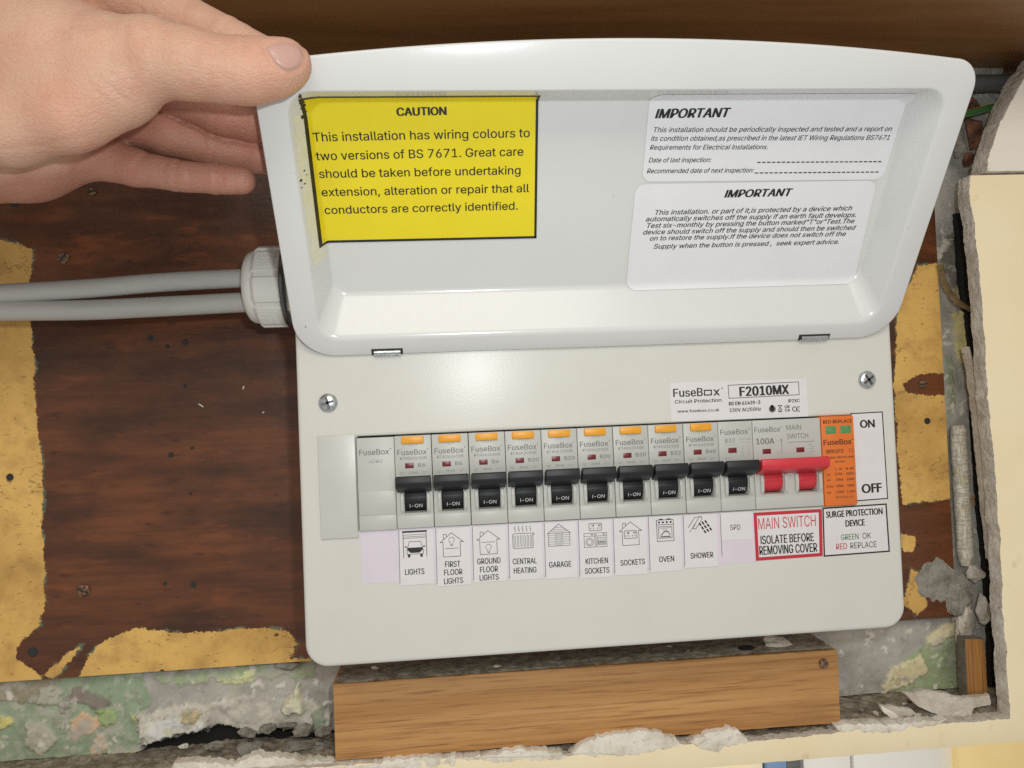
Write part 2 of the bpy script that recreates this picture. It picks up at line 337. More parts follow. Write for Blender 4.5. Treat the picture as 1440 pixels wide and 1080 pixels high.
# ------------------------------------------------------------------ lettering and flat print
try:
    import os
    SANS = bpy.data.fonts.load(os.path.join(bpy.utils.resource_path('LOCAL'), 'datafiles', 'fonts', 'Inter.woff2'))
except Exception:
    SANS = None                                                 # falls back to the built-in font
_tc = {}
def glyphs(txt, font=None):
    key = (txt, font)
    if key not in _tc:
        c = bpy.data.curves.new('t', 'FONT'); c.body = txt; c.size = 1; c.resolution_u = 3; c.fill_mode = 'NONE'
        if SANS is not None and font != 'human': c.font = SANS
        o = bpy.data.objects.new('t', c); me = bpy.data.meshes.new_from_object(o)
        co = [tuple(q.co[:2]) for q in me.vertices]; nxt = {}
        for e in me.edges: a, b_ = e.vertices; nxt.setdefault(a, []).append(b_); nxt.setdefault(b_, []).append(a)
        seen = set(); loops = []
        for a in range(len(co)):
            if a in seen or a not in nxt: continue
            lp = [a]; seen.add(a); cur = a
            while True:
                q = [k for k in nxt[cur] if k not in seen]
                if not q: break
                cur = min(q, key=lambda k: abs(k - cur)); seen.add(cur); lp.append(cur)
            if len(lp) > 2: loops.append(lp)
        bpy.data.objects.remove(o); bpy.data.curves.remove(c); bpy.data.meshes.remove(me)
        area = lambda lp: .5 * sum(co[lp[k]][0] * co[lp[(k + 1) % len(lp)]][1] - co[lp[(k + 1) % len(lp)]][0] * co[lp[k]][1] for k in range(len(lp)))
        for lp in loops:                                        # plain capital I: only its stem is kept
            xs = [co[k][0] for k in lp]; x0, x1 = min(xs), max(xs)
            if len(lp) != 12 or sum(abs(x - x0) < 1e-4 for x in xs) != 4 or sum(abs(x - x1) < 1e-4 for x in xs) != 4: continue
            inner = sorted(set(round(x, 5) for x in xs))
            if len(inner) != 4: continue
            a_, b_ = inner[1], inner[2]; cut = (x1 - x0 - (b_ - a_)) * .72
            for k in lp: co[k] = (min(max(co[k][0], a_), b_) - cut / 2, co[k][1])
            own = set(lp)
            for k in range(len(co)):
                if k not in own and co[k][0] > x1 - 1e-4: co[k] = (co[k][0] - cut, co[k][1])
        # loops follow the font's own direction: letters one way, counters the other
        def orient(lp): return area(lp if lp[1] - lp[0] == 1 else lp[:1] + lp[:0:-1])
        ars = [orient(lp) for lp in loops]
        big = max(ars, key=abs) if ars else 1
        outs = [k for k in range(len(loops)) if ars[k] * big > 0]; hol = {k: [] for k in outs}
        def inside(p, lp):
            r_ = False
            for k in range(len(lp)):
                x0, y0 = co[lp[k]]; x1, y1 = co[lp[(k + 1) % len(lp)]]
                if (y0 > p[1]) != (y1 > p[1]) and p[0] < (x1 - x0) * (p[1] - y0) / (y1 - y0) + x0: r_ = not r_
            return r_
        for k in range(len(loops)):
            if k in hol: continue
            for q in outs:
                if inside(co[loops[k][0]], loops[q]): hol[q].append(k); break
        v = []; f = []
        for q in outs:
            rings = [loops[q]] + [loops[k] for k in hol[q]]; flat = [k for lp in rings for k in lp]; n0 = len(v)
            v += [co[k] for k in flat]
            f += [tuple(n0 + k for k in t) for t in tessellate_polygon([[Vector((*co[k], 0)) for k in lp] for lp in rings])]
        v = np.array(v) if v else np.zeros((0, 2))
        _tc[key] = (v, f)
    return _tc[key]
CAPH = {k: float(glyphs('H', k)[0][:, 1].max()) for k in (None, 'human')}
class Print(MB):
    """a sheet with ink: 2D (a,b) coordinates are carried to 3D by self.map(a,b,height above the sheet)"""
    def __init__(s, mp): super().__init__(); s.map = mp
    def poly2(s, pts, h, mi): s.add([s.map(a, b, h) for a, b in pts], [tuple(range(len(pts)))], mi)
    def sheet(s, pts, mi=0, t=.15, grid=None):
        n = len(pts); c = np.mean(pts, axis=0)
        if grid:                                                # a four-cornered sheet cut in strips so that it can bend
            p = [np.array(q) for q in pts]; K = grid; v = []; f = []
            for i in range(K + 1):
                for j in range(K + 1):
                    q = (p[0] * (1 - j / K) + p[1] * j / K) * (1 - i / K) + (p[3] * (1 - j / K) + p[2] * j / K) * i / K
                    v.append(s.map(q[0], q[1], t))
            for i in range(K):
                for j in range(K): a = i * (K + 1) + j; f.append((a, a + 1, a + K + 2, a + K + 1))
            s.add(v, f, mi); return
        s.add([s.map(a, b, t) for a, b in pts] + [s.map(a, b, 0) for a, b in pts], [tuple(range(n))] + [(i, (i + 1) % n, n + (i + 1) % n, n + i) for i in range(n)], mi)
    def text(s, txt, pl, pr, cap, mi=1, h=.2, bold=0.000, shear=0.0, font=None):
        v, f = glyphs(txt, font)
        if not len(v): return
        pl = np.array(pl, float); pr = np.array(pr, float); d = pr - pl; Lw = np.linalg.norm(d); d /= Lw; nrm = np.array([-d[1], d[0]])
        x0, x1 = v[:, 0].min(), v[:, 0].max(); sy = cap / CAPH[font]; bw = bold * cap; sx = (Lw - bw) / max(1e-6, x1 - x0)
        for k in range(1 if bold <= 0 else 3):                  # heavier strokes: the letters again, a hair to the side
            off = bw * k / 2; up = (0, .25, 0)[k] * bw
            q = [pl + d * ((x - x0) * sx + shear * y * sy + off) + nrm * (y * sy + up) for x, y in v]
            s.add([s.map(a[0], a[1], h + k * .012) for a in q], f, mi)
    def line(s, pts, w, mi=1, h=.2, closed=False):
        pts = [np.array(p, float) for p in pts]
        for i in range(len(pts) if closed else len(pts) - 1):
            a, b = pts[i], pts[(i + 1) % len(pts)]; d = b - a; L = np.linalg.norm(d)
            if L < 1e-6: continue
            d /= L; n = np.array([-d[1], d[0]]) * w / 2; e = d * w / 2 * .8
            s.poly2([a - n - e, b - n + e, b + n + e, a + n - e], h + (i % 7) * .004, mi)
    def circle(s, c, r, w, mi=1, h=.2, n=18, a0=0, a1=360):
        s.line([(c[0] + r * math.cos(math.radians(a0 + (a1 - a0) * k / n)), c[1] + r * math.sin(math.radians(a0 + (a1 - a0) * k / n))) for k in range(n + 1)], w, mi, h)
    def disc(s, c, r, mi=1, h=.2, n=14, ry=None):
        ry = ry or r; s.poly2([(c[0] + r * math.cos(2 * math.pi * k / n), c[1] + ry * math.sin(2 * math.pi * k / n)) for k in range(n)], h, mi)
    def rect(s, x0, x1, z0, z1, mi=1, h=.2): s.poly2([(x0, z0), (x1, z0), (x1, z1), (x0, z1)], h, mi)
    def frame(s, pts, w, mi=1, h=.18):
        """border of width w inside a convex outline"""
        c = np.mean(pts, axis=0); n = len(pts); p = [np.array(q, float) for q in pts]; inn = []
        for i in range(n):
            a, b, e = p[i - 1], p[i], p[(i + 1) % n]; u = (a - b) / np.linalg.norm(a - b); v = (e - b) / np.linalg.norm(e - b)
            sn = abs(u[0] * v[1] - u[1] * v[0]); inn.append(b + (u + v) * w / max(.3, sn))
        for i in range(n): j = (i + 1) % n; s.poly2([p[i], p[j], inn[j], inn[i]], h, mi)

# ================================================================== LARGE STRUCTURE
def in_poly(X, Z, poly):
    inside = np.zeros(X.shape, bool); n = len(poly)
    for i in range(n):
        x0, z0 = poly[i]; x1, z1 = poly[(i + 1) % n]
        c = ((z0 > Z) != (z1 > Z)) & (X < (x1 - x0) * (Z - z0) / (z1 - z0 + 1e-12) + x0); inside ^= c
    return inside
def sdist(X, Z, poly):
    d = np.full(X.shape, 1e9); n = len(poly)
    for i in range(n):
        a = np.array(poly[i]); b = np.array(poly[(i + 1) % n]); e = b - a
        t = np.clip(((X - a[0]) * e[0] + (Z - a[1]) * e[1]) / (e @ e + 1e-12), 0, 1)
        d = np.minimum(d, np.hypot(X - a[0] - t * e[0], Z - a[1] - t * e[1]))
    return np.where(in_poly(X, Z, poly), d, -d)
def noise2(X, Z, f, seed, oct_=3):
    """smooth value noise on arrays"""
    out = np.zeros(X.shape); amp = 1.0; tot = 0
    for o in range(oct_):
        r = np.random.RandomState(seed + o); T = r.rand(64, 64); x = X * f; z = Z * f
        i = np.floor(x).astype(int); j = np.floor(z).astype(int); u = x - i; v = z - j; u = u * u * (3 - 2 * u); v = v * v * (3 - 2 * v)
        g = lambda a, b: T[a % 64, b % 64]
        out += amp * ((g(i, j) * (1 - u) + g(i + 1, j) * u) * (1 - v) + (g(i, j + 1) * (1 - u) + g(i + 1, j + 1) * u) * v - .5) * 2
        tot += amp; amp *= .55; f *= 2.1
    return out / tot
def grid_mesh(name, X, Y, Z, mats, parent=None, color=None, attr_name='tint', keepmask=None):
    nz, nx = X.shape; idx = np.arange(nz * nx).reshape(nz, nx)
    q = np.stack([idx[:-1, :-1], idx[:-1, 1:], idx[1:, 1:], idx[1:, :-1]], -1).reshape(-1, 4)
    if keepmask is not None: q = q[keepmask.reshape(-1)[q].all(1)]
    me = bpy.data.meshes.new(name)
    me.from_pydata((np.stack([X, Y, Z], -1).reshape(-1, 3) * MM).tolist(), [], q.tolist())
    me.materials.append(mats); me.shade_smooth()
    if color is not None:
        if color.ndim == 3:
            a = me.color_attributes.new(attr_name, 'FLOAT_COLOR', 'POINT'); a.data.foreach_set('color', color.reshape(-1, 4).astype(np.float32).ravel())
        else:
            a = me.attributes.new(attr_name, 'FLOAT', 'POINT'); a.data.foreach_set('value', color.astype(np.float32).ravel())
    o = bpy.data.objects.new(name, me); COL.objects.link(o)
    if parent is not None: o.parent = parent
    return o
def P(pts, y): return [at2(a, b, y) for a, b in pts]

# ---- old plaster wall behind everything (y = 112)
YW = 112.0
def wall_grid(x0, x1, z0, z1, step):
    return np.meshgrid(np.arange(x0, x1 + step, step), np.arange(z0, z1 + step, step))
patches = []      # (outline px, colour, height mm) in painting order
def patch(pts, c, h, amp=1.6, f=.16): patches.append((P(pts, YW), np.array(c), h, amp, f))
GREY = srgb(150, 146, 138)
patch([(-420, 950), (-20, 940), (200, 945), (215, 985), (190, 1015), (200, 1060), (190, 1100), (-20, 1110), (-420, 1110)], srgb(128, 148, 116), .7)
patch([(-20, 940), (90, 945), (70, 985), (20, 985), (-20, 980)], srgb(138, 126, 100), .9, 2.5)
patch([(-10, 1000), (22, 1008), (20, 1022), (-10, 1024)], srgb(206, 190, 84), .9)
patch([(36, 1015), (68, 1012), (80, 1045), (60, 1062), (38, 1050)], srgb(168, 164, 142), 1.0, 2.2)
patch([(55, 962), (85, 965), (84, 990), (58, 986)], srgb(160, 158, 140), 1.0, 2)
patch([(102, 1012), (115, 1000), (148, 1010), (140, 1022), (118, 1030), (104, 1048)], srgb(206, 164, 124), .5)
patch([(128, 1055), (136, 1032), (150, 1030), (150, 1050), (138, 1060)], srgb(204, 164, 126), .5)
patch([(85, 985), (110, 966), (160, 985), (150, 998), (110, 985), (90, 998)], srgb(118, 106, 96), 1.2, 1.5)
patch([(135, 998), (165, 996), (168, 1015), (150, 1020)], srgb(140, 164, 92), 1.1, 1.4)
patch([(186, 1002), (200, 1002), (198, 1014), (187, 1014)], srgb(166, 172, 110), 1.0, 1)
patch([(120, 1060), (190, 1055), (192, 1085), (120, 1085)], srgb(178, 158, 96), 1.0, 2)
patch([(215, 952), (360, 935), (440, 925), (440, 950), (330, 955), (235, 965)], srgb(142, 158, 118), .8, 1.8)
patch([(300, 958), (360, 940), (365, 955), (320, 962)], srgb(190, 196, 132), 1.0, 2)
patch([(195, 1005), (240, 990), (330, 978), (430, 975), (465, 1000), (465, 1020), (380, 1030), (270, 1036), (200, 1045)], srgb(184, 178, 164), 2.4, 2.2)
patch([(195, 1020), (215, 1005), (260, 1000), (300, 1005), (290, 1030), (225, 1042)], srgb(206, 200, 184), 3.2, 2.0)
patch([(262, 994), (284, 994), (282, 1008), (268, 1006)], srgb(186, 160, 96), 3.4, 1)
patch([(400, 990), (418, 962), (430, 995), (405, 1000)], srgb(212, 196, 156), 3.2, 1)
patch([(440, 1000), (458, 990), (458, 1022), (442, 1020)], srgb(124, 140, 112), 2.0, 1)
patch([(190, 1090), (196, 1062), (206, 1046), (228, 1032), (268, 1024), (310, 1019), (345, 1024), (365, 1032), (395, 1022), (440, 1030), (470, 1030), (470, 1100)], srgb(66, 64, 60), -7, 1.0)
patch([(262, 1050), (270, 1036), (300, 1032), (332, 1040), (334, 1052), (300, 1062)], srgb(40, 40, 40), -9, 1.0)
# right of the oak plank
patch([(1255, 985), (1262, 940), (1300, 905), (1325, 880), (1345, 870), (1360, 900), (1350, 1000), (1260, 1010)], srgb(142, 158, 112), .8, 2.0)
patch([(1240, 975), (1250, 940), (1290, 920), (1300, 945), (1262, 965)], srgb(206, 186, 138), 1.1, 2.0)
patch([(1300, 895), (1340, 870), (1350, 890), (1310, 905)], srgb(204, 184, 136), 1.0, 2.0)
# right strip between board and plasterboard
patch([(1330, 500), (1340, 500), (1342, 580), (1330, 580)], srgb(128, 140, 104), .6, 1.5)
patch([(1336, 440), (1358, 436), (1362, 505), (1345, 512)], srgb(196, 180, 100), 1.6, 1.0)
patch([(1344, 395), (1366, 420), (1356, 440), (1338, 410)], srgb(158, 144, 92), 1.0, 2)
patch([(1365, 695), (1382, 690), (1384, 712), (1366, 712)], srgb(150, 106, 60), .8, 1.2)
patch([(1320, 330), (1352, 330), (1352, 400), (1330, 410)], srgb(98, 92, 82), .6, 3)
def wall_fields(X, Z):
    H = .9 * noise2(X, Z, .03, 3) + .7 * noise2(X, Z, .1, 13) + .35 * noise2(X, Z, .4, 23)
    n = noise2(X, Z, .06, 40)
    Ccol = np.array(srgb(160, 156, 149)) + (np.array(srgb(140, 136, 128)) - np.array(srgb(160, 156, 149))) * np.clip(n * 1.2 + .5, 0, 1)[..., None]
    for k, (poly, c, h, amp, f) in enumerate(patches):
        Xn = X + amp * 1.5 * noise2(X, Z, f, 100 + k * 7); Zn = Z + amp * 1.5 * noise2(X, Z, f, 300 + k * 7)
        sd = sdist(Xn, Zn, poly) + 2.2 * noise2(X, Z, .5, 700 + k, 4) ; w = np.clip(sd / .4 + .5, 0, 1) * (.94 if h > 0 else 1)
        n2 = noise2(X, Z, .22, 500 + k); cc = c * (1 + .22 * n2[..., None]); cc[..., 3] = 1
        Ccol = Ccol * (1 - w[..., None]) + cc * w[..., None]
        H = H + h * 1.5 * np.clip(sd / .6 + .5, 0, 1) * (1 + .3 * n2)
    for sd_, thr, c, am in ((900, .30, (172, 167, 156), .55), (930, .42, (122, 116, 106), .5), (960, .44, (206, 200, 186), .7), (990, .46, (150, 160, 126), .5)):
        n3 = noise2(X, Z, .16, sd_, 4); w = np.clip((n3 - thr) / .05, 0, 1) * am
        Ccol = Ccol * (1 - w[..., None]) + np.array(srgb(*c)) * w[..., None]; H = H + .4 * w
    n4 = noise2(X, Z, .035, 1200, 4) + .5 * noise2(X, Z, .3, 1240, 3); w = np.clip((n4 - .12) / .16, 0, 1) * .75 * (H > -3) * np.clip((262 - X) / 14, 0, 1)
    Ccol = Ccol * (1 - w[..., None]) + np.array(srgb(158, 154, 142)) * w[..., None]
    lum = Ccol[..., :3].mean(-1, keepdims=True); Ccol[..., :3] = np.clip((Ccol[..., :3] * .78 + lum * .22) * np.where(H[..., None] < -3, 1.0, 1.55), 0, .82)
    return H, Ccol
wall = thing('plaster_wall', 'old bare plaster wall with scraps of green paint, behind the brown board', 'wall', (0, YW, -190))
def to_local(o, root):
    o.parent = root; o.location = o.location - root.location; return o
X, Z = wall_grid(-520, 400, -190, -122, .95); H, Cc = wall_fields(X, Z)
to_local(grid_mesh('plaster', X, YW - H, Z, M['wall'], None, Cc), wall)
X, Z = wall_grid(340, 440, -122.4, 262, .9); H, Cc = wall_fields(X, Z)
to_local(grid_mesh('plaster', X, YW - H, Z, M['wall'], None, Cc), wall)
b = MB(); b.box(-560, 460, YW + 4, YW + 30, -215, 420); to_local(b.build('wall_core', M['darkhole']), wall)

# ---- stained plywood board (front y = 100)
YB = 100.0
board = thing('backboard', 'dark brown stained wooden board with cream paint along its edges, behind the white fuse box', 'board', (-60, YB, -139))
paint_polys = [P(q, YB) for q in (
    [(-420, 325), (-60, 333), (25, 342), (44, 352), (42, 398), (44, 470), (50, 560), (58, 650), (62, 740), (66, 850), (55, 880), (28, 905), (22, 925), (48, 945), (70, 970), (-60, 980), (-420, 990)],
    [(60, 950), (95, 915), (118, 906), (100, 930), (75, 955)],
    [(112, 955), (122, 925), (150, 898), (190, 882), (235, 890), (300, 888), (370, 882), (405, 888), (420, 905), (410, 925), (440, 925), (440, 940)],
    [(1262, 430), (1290, 372), (1345, 365), (1350, 527), (1290, 527), (1268, 540), (1275, 550), (1300, 555), (1350, 553), (1350, 700), (1300, 705), (1268, 712), (1258, 560)],
    [(1280, 800), (1300, 805), (1305, 850), (1290, 870), (1270, 850)], [(1268, 752), (1286, 755), (1286, 775), (1270, 778)])]
def board_piece(x0, x1, z0, z1, step=1.1):
    X, Z = wall_grid(x0, x1, z0, z1, step)
    sd = np.full(X.shape, -99.0)
    for q in paint_polys: sd = np.maximum(sd, sdist(X, Z, q))
    return X, Z, sd
# right edge and bottom edge are rough, the board is one panel: fine front grid where it shows, plain panel behind the box
for (x0, x1, z0, z1) in ((-520, -30, -139, 262), (262, 355.4, -139, 262)):
    X, Z, sd = board_piece(x0, x1, z0, z1)
    to_local(grid_mesh('board_face', X, YB - .25 * noise2(X, Z, .05, 77), Z, M['board'], None, sd, 'sd'), board)
b = MB(); b.box(-521, 355, YB + .5, YB + 10, -139.2, 262); o = to_local(b.build('board_panel', M['board']), board)
a_ = o.data.attributes.new('sd', 'FLOAT', 'POINT'); a_.data.foreach_set('value', [-99.0] * len(o.data.vertices))
def rusty_screw(px, py, r=3.4, tilt=.3):
    p = at(px, py, YB); b = MB()
    b.lathe([(0, r), (.9, r * .95), (1.5, r * .6), (1.6, r * .1)], (p[0], YB, p[2]), (0, -1, 0), 18)
    c, s_ = math.cos(tilt), math.sin(tilt)
    v = [(p[0] + c * a - s_ * d, YB - q, p[2] + s_ * a + c * d) for q in (1.45, 1.9) for a, d in ((-r * .9, -.45), (r * .9, -.45), (r * .9, .45), (-r * .9, .45))]
    b.add(v, [(0, 1, 2, 3), (7, 6, 5, 4), (0, 1, 5, 4), (2, 3, 7, 6), (1, 2, 6, 5), (0, 3, 7, 4)], 1)
    to_local(b.build('screw', [M['rust'], M['cavity']]), board)
for q in ((90, 363, 3.6, .9), (118, 830, 3.9, -.5), (130, 270, 2.6, .2), (1297, 540, 3.0, .1)): rusty_screw(*q)
b = MB()
for (px, py, r) in ((212, 475, 1.9), (235, 487, 1.4), (260, 481, 1.9), (260, 543, 1.2), (240, 640, 1.6), (270, 630, 1.0), (232, 821, 1.2), (272, 822, 1.7), (46, 917, 3.0), (20, 284, 3.0), (268, 694, .9), (14, 671, 2.2), (1304, 592, 2.2), (60, 270, 1.5)):
    p = at(px, py, YB); b = MB(); b.lathe([(0, r), (.45, r * .9), (.5, r * .05)], (p[0], YB, p[2]), (0, -1, 0), 12)
    to_local(b.build('nail_hole', M['cavity']), board)
b = MB()
for (px, py, w, h, a) in ((282, 570, 10, 2, -.7), (342, 545, 2, 6, -.2), (370, 580, 3, 2, .3), (395, 268, 3, 5, .6)):
    p = at(px, py, YB - 1); w *= .2; h *= .2; b = MB()
    b.add([(p[0] + (x * math.cos(a) - z * math.sin(a)), YB - .9 - .3 * x, p[2] + (x * math.sin(a) + z * math.cos(a))) for x, z in ((-w, -h), (w, -h * .4), (w * .7, h), (-w * .6, h * .7))], [(0, 1, 2, 3)])
    b.add([(p[0] + (x * math.cos(a) - z * math.sin(a)), YB - .2, p[2] + (x * math.sin(a) + z * math.cos(a))) for x, z in ((-w, -h), (w, -h * .4), (w * .7, h), (-w * .6, h * .7))], [(0, 1, 2, 3)])
    to_local(b.build('paint_flake', M['plaster_white']), board)

# ---- dark shelf above
b = MB(); b.box(-560, 520, -30, 140, 225, 245, 1.5)
structure_shelf = tag(b.build('shelf', M['shelf'], loc=(50, 60, 225)), 'dark brown varnished shelf board overhead, above the open lid', 'shelf')

# ---- cream plasterboard: right panel and the strip under the recess are one sheet (front y = 62)
YC = 62.0
def px_edge(pts, y, seed, amp, step=1.6): return jag(P(pts, y), step, amp, .15, seed, closed=False)
def jag2(pts, y, seed): return jag(jag(P(pts, y), 5, 1.3, .07, seed, closed=False) , 1.1, .45, .35, seed + 3, closed=False)
edge = jag2([(1363, 247), (1366, 290), (1372, 330), (1381, 430), (1390, 560), (1399, 660), (1406, 760), (1410, 850), (1417, 950), (1421, 1010)], YC, 3)
top = px_edge([(1421, 1010), (1380, 1014), (1300, 1018), (1200, 1022), (1170, 1032), (1080, 1040), (1000, 1045), (900, 1052), (800, 1062), (640, 1066), (540, 1072), (470, 1077), (380, 1082), (300, 1090), (-60, 1106), (-420, 1118)], YC, 5, .9)
z_bot = -204.5
outline = edge + top + [(-420, z_bot - 6), (-419, z_bot)] + [(-300 + k * 8, z_bot + .5 * mnoise.noise((k * .7, 0, 3))) for k in range(1, 100)] + [(520, z_bot), (520, 143), (400, 143)]
b = MB(); b.slab(outline, YC, YC + 10.5, .5, 0, 1)
tag(b.build('plasterboard', [M['cream'], M['plaster_edge']], loc=(400, YC, -190)), 'cream painted plasterboard framing the recess on the right and along the bottom', 'wall panel')
b = MB()
o2 = px_edge([(1384, 243), (1386, 226), (1394, 200), (1402, 176), (1414, 152), (1428, 126), (1446, 98), (1480, 60)], YC, 31, .8, 1.0)
b.slab(o2 + [(520, 262), (520, 144.2)], YC - 2, YC + 12, 1.2, 0, 1)
o3 = px_edge([(1373, 245), (1379, 216), (1393, 180), (1405, 146), (1421, 116), (1441, 88), (1476, 50)], YC + 14, 37, .9, 1.0)
b.slab(o3 + [(520, 262), (520, 146)], YC + 12.5, YC + 20, .8, 1, 1)
tag(b.build('plasterboard', [M['wall_white'], M['plaster_edge']], loc=(430, YC, 144)), 'white plasterboard offcut with a broken grey slanting edge, above the cream panel', 'wall panel')

# ---- floor of the recess with dust
X, Z = np.meshgrid(np.arange(-520, 400, 1.2), np.arange(YC + 6, 118, 1.2))
Hh = -190.5 + 1.6 * noise2(X, Z, .06, 9) + 1.2 * noise2(X, Z, .25, 19) + .8 * noise2(X, Z, .7, 29)
o = grid_mesh('recess_floor', X, Z, Hh, M['dust']); structure(o)
b = MB(); b.box(-560, 460, YC + 14.2, 140, z_bot + .4, -193.5); structure(b.build('floor', M['darkhole']))

# ---- room seen under the strip, some way behind
b = MB(); b.box(-800, 420, 900, 930, -900, -100); 
bg = thing('cupboard', 'white cupboard doors seen below the cream strip', 'cupboard', (500, 900, -900))
b = MB()
for px0, px1 in ((1128, 1198), (1199, 1346)):
    x0 = at(px0, 1068, 900)[0]; x1 = at(px1, 1068, 900)[0]
    b = MB(); b.box(x0 + 2, x1 - 2, 900, 925, -900, -300, 3); to_local(b.build('door', M['cupboard']), bg)
x0 = at(1346, 1068, 880)[0]
b = MB(); b.box(x0 + 4, x0 + 330, 880, 925, -900, -300, 2); tag(b.build('panel', M['yellow_card'], loc=(x0 + 160, 900, -900)), 'yellow board standing in the background at the lower right corner', 'board')
x0 = at(1078, 1068, 880)[0]; x1 = at(1106, 1068, 880)[0]; x2 = at(1127, 1068, 880)[0]
b = MB(); b.box(x0, x1, 880, 925, -900, -300, 2); tag(b.build('blue_panel', M['blue'], loc=(x0, 900, -900)), 'narrow blue panel beside the white cupboard doors', 'panel')
b = MB(); b.box(x1 + 1, x2, 884, 925, -900, -300, 2); tag(b.build('dark_board', M['pipe'], loc=(x1, 900, -900)), 'narrow dark gap panel between the blue panel and white doors', 'panel')
x00 = at(700, 1068, 880)[0]
b = MB(); b.box(x00, x0 - 3, 890, 925, -900, -300, 2); tag(b.build('beige_panel', M['cream'], loc=(x00, 900, -900)), 'pale beige panel behind, left of the narrow blue panel', 'panel')

# ================================================================== CONSUMER UNIT
XL, XR, ZB, ZT = -46.1, 257.9, -109.9, 122.0
unit = thing('consumer_unit', 'white metal fuse box with its lid held open, mounted on the brown board', 'fuse box', (105, 100, -110))
b = MB(); b.box(XL + 3, XR - 3, 14, 99, ZB + 4, ZT - 3, 1.5); to_local(b.build('enclosure', M['powder']), unit)
# front cover: folded pan with a slot for the modules
SLX0, SLX1, SLZ0, SLZ1 = -18.5, 234.4, -45.5, .5
def cover_mesh():
    b = bmesh.new()
    rings = []
    base = (XL, XR, ZB, ZT)
    for (ins, y) in ((0, 15), (0, 2.2), (.25, 1.1), (.9, .3), (1.8, 0.0), (2.6, 0.0)):
        rings.append([b.verts.new((x, y, z)) for x, z in rounded(XL + ins, XR - ins, ZB + ins, ZT - ins, 11 - ins, 8)])
    n = len(rings[0])
    for a, c in zip(rings, rings[1:]):
        for i in range(n): b.faces.new((a[i], a[(i + 1) % n], c[(i + 1) % n], c[i]))
    slot = []
    for (ins, y) in ((-2.0, 0.0), (-1.2, 0.0), (-.5, .25), (-.1, .9), (0, 2), (0, 8)):
        slot.append([b.verts.new((x, y, z)) for x, z in rounded(SLX0 + ins, SLX1 - ins, SLZ0 + ins, SLZ1 - ins, 1.3, 3)])
    k = len(slot[0])
    for a, c in zip(slot, slot[1:]):
        for i in range(k): b.faces.new((a[i], a[(i + 1) % k], c[(i + 1) % k], c[i]))
    es = [b.edges.get((rings[-1][i], rings[-1][(i + 1) % n])) for i in range(n)] + [b.edges.get((slot[0][i], slot[0][(i + 1) % k])) for i in range(k)]
    bmesh.ops.triangle_fill(b, edges=es, use_beauty=True)
    bmesh.ops.recalc_face_normals(b, faces=b.faces[:])
    m = MB(); m.bm(b); return m
cover = to_local(cover_mesh().build('cover', M['powder'], sharp=50), unit)
def under(o, parent):          # sub-part: parent is at a world place already
    bpy.context.view_layer.update()
    loc = o.location.copy(); o.parent = parent; w = parent.location.copy(); q = parent.parent
    while q is not None: w += q.location; q = q.parent
    o.location = loc - w; return o
b = MB(); b.box(SLX0 + .2, SLX1 - .2, 9, 12, SLZ0 + .2, SLZ1 - .2); to_local(b.build('inner_tray', M['cavity']), unit)

# cover screws
def cross_screw(px, py, ang):
    p = at(px, py, -1.0); x, z = p[0], p[2]; b = MB()
    b.lathe([(0, 4.6), (.5, 4.65), (1.2, 4.4), (1.9, 3.4), (2.3, 2.0), (2.4, .1)], (x, 0, z), (0, -1, 0), 28)
    for a in (ang, ang + math.pi / 2):
        c, s_ = math.cos(a), math.sin(a)
        v = [(x + c * u - s_ * w, -q, z + s_ * u + c * w) for q in (1.2, 2.52) for u, w in ((-3.0, -.6), (3.0, -.6), (3.0, .6), (-3.0, .6))]
        b.add(v, [(0, 1, 2, 3), (7, 6, 5, 4), (0, 1, 5, 4), (2, 3, 7, 6), (1, 2, 6, 5), (0, 3, 7, 4)], 1)
    under(b.build('screw', [M['zinc'], M['steel_dark']]), cover)
cross_screw(461, 566.5, .25); cross_screw(1220, 534, .6)

# blanking strip left of the modules
b = MB(); q = P([(451, 610), (505, 608), (508, 755), (458, 759)], -1)
b.slab([(-36.6, -48.2), (-18.9, -48.2), (-18.9, 1.6), (-36.6, 1.6)], -1.4, .1, .35)
under(b.build('blanking_strip', M['blank']), cover)

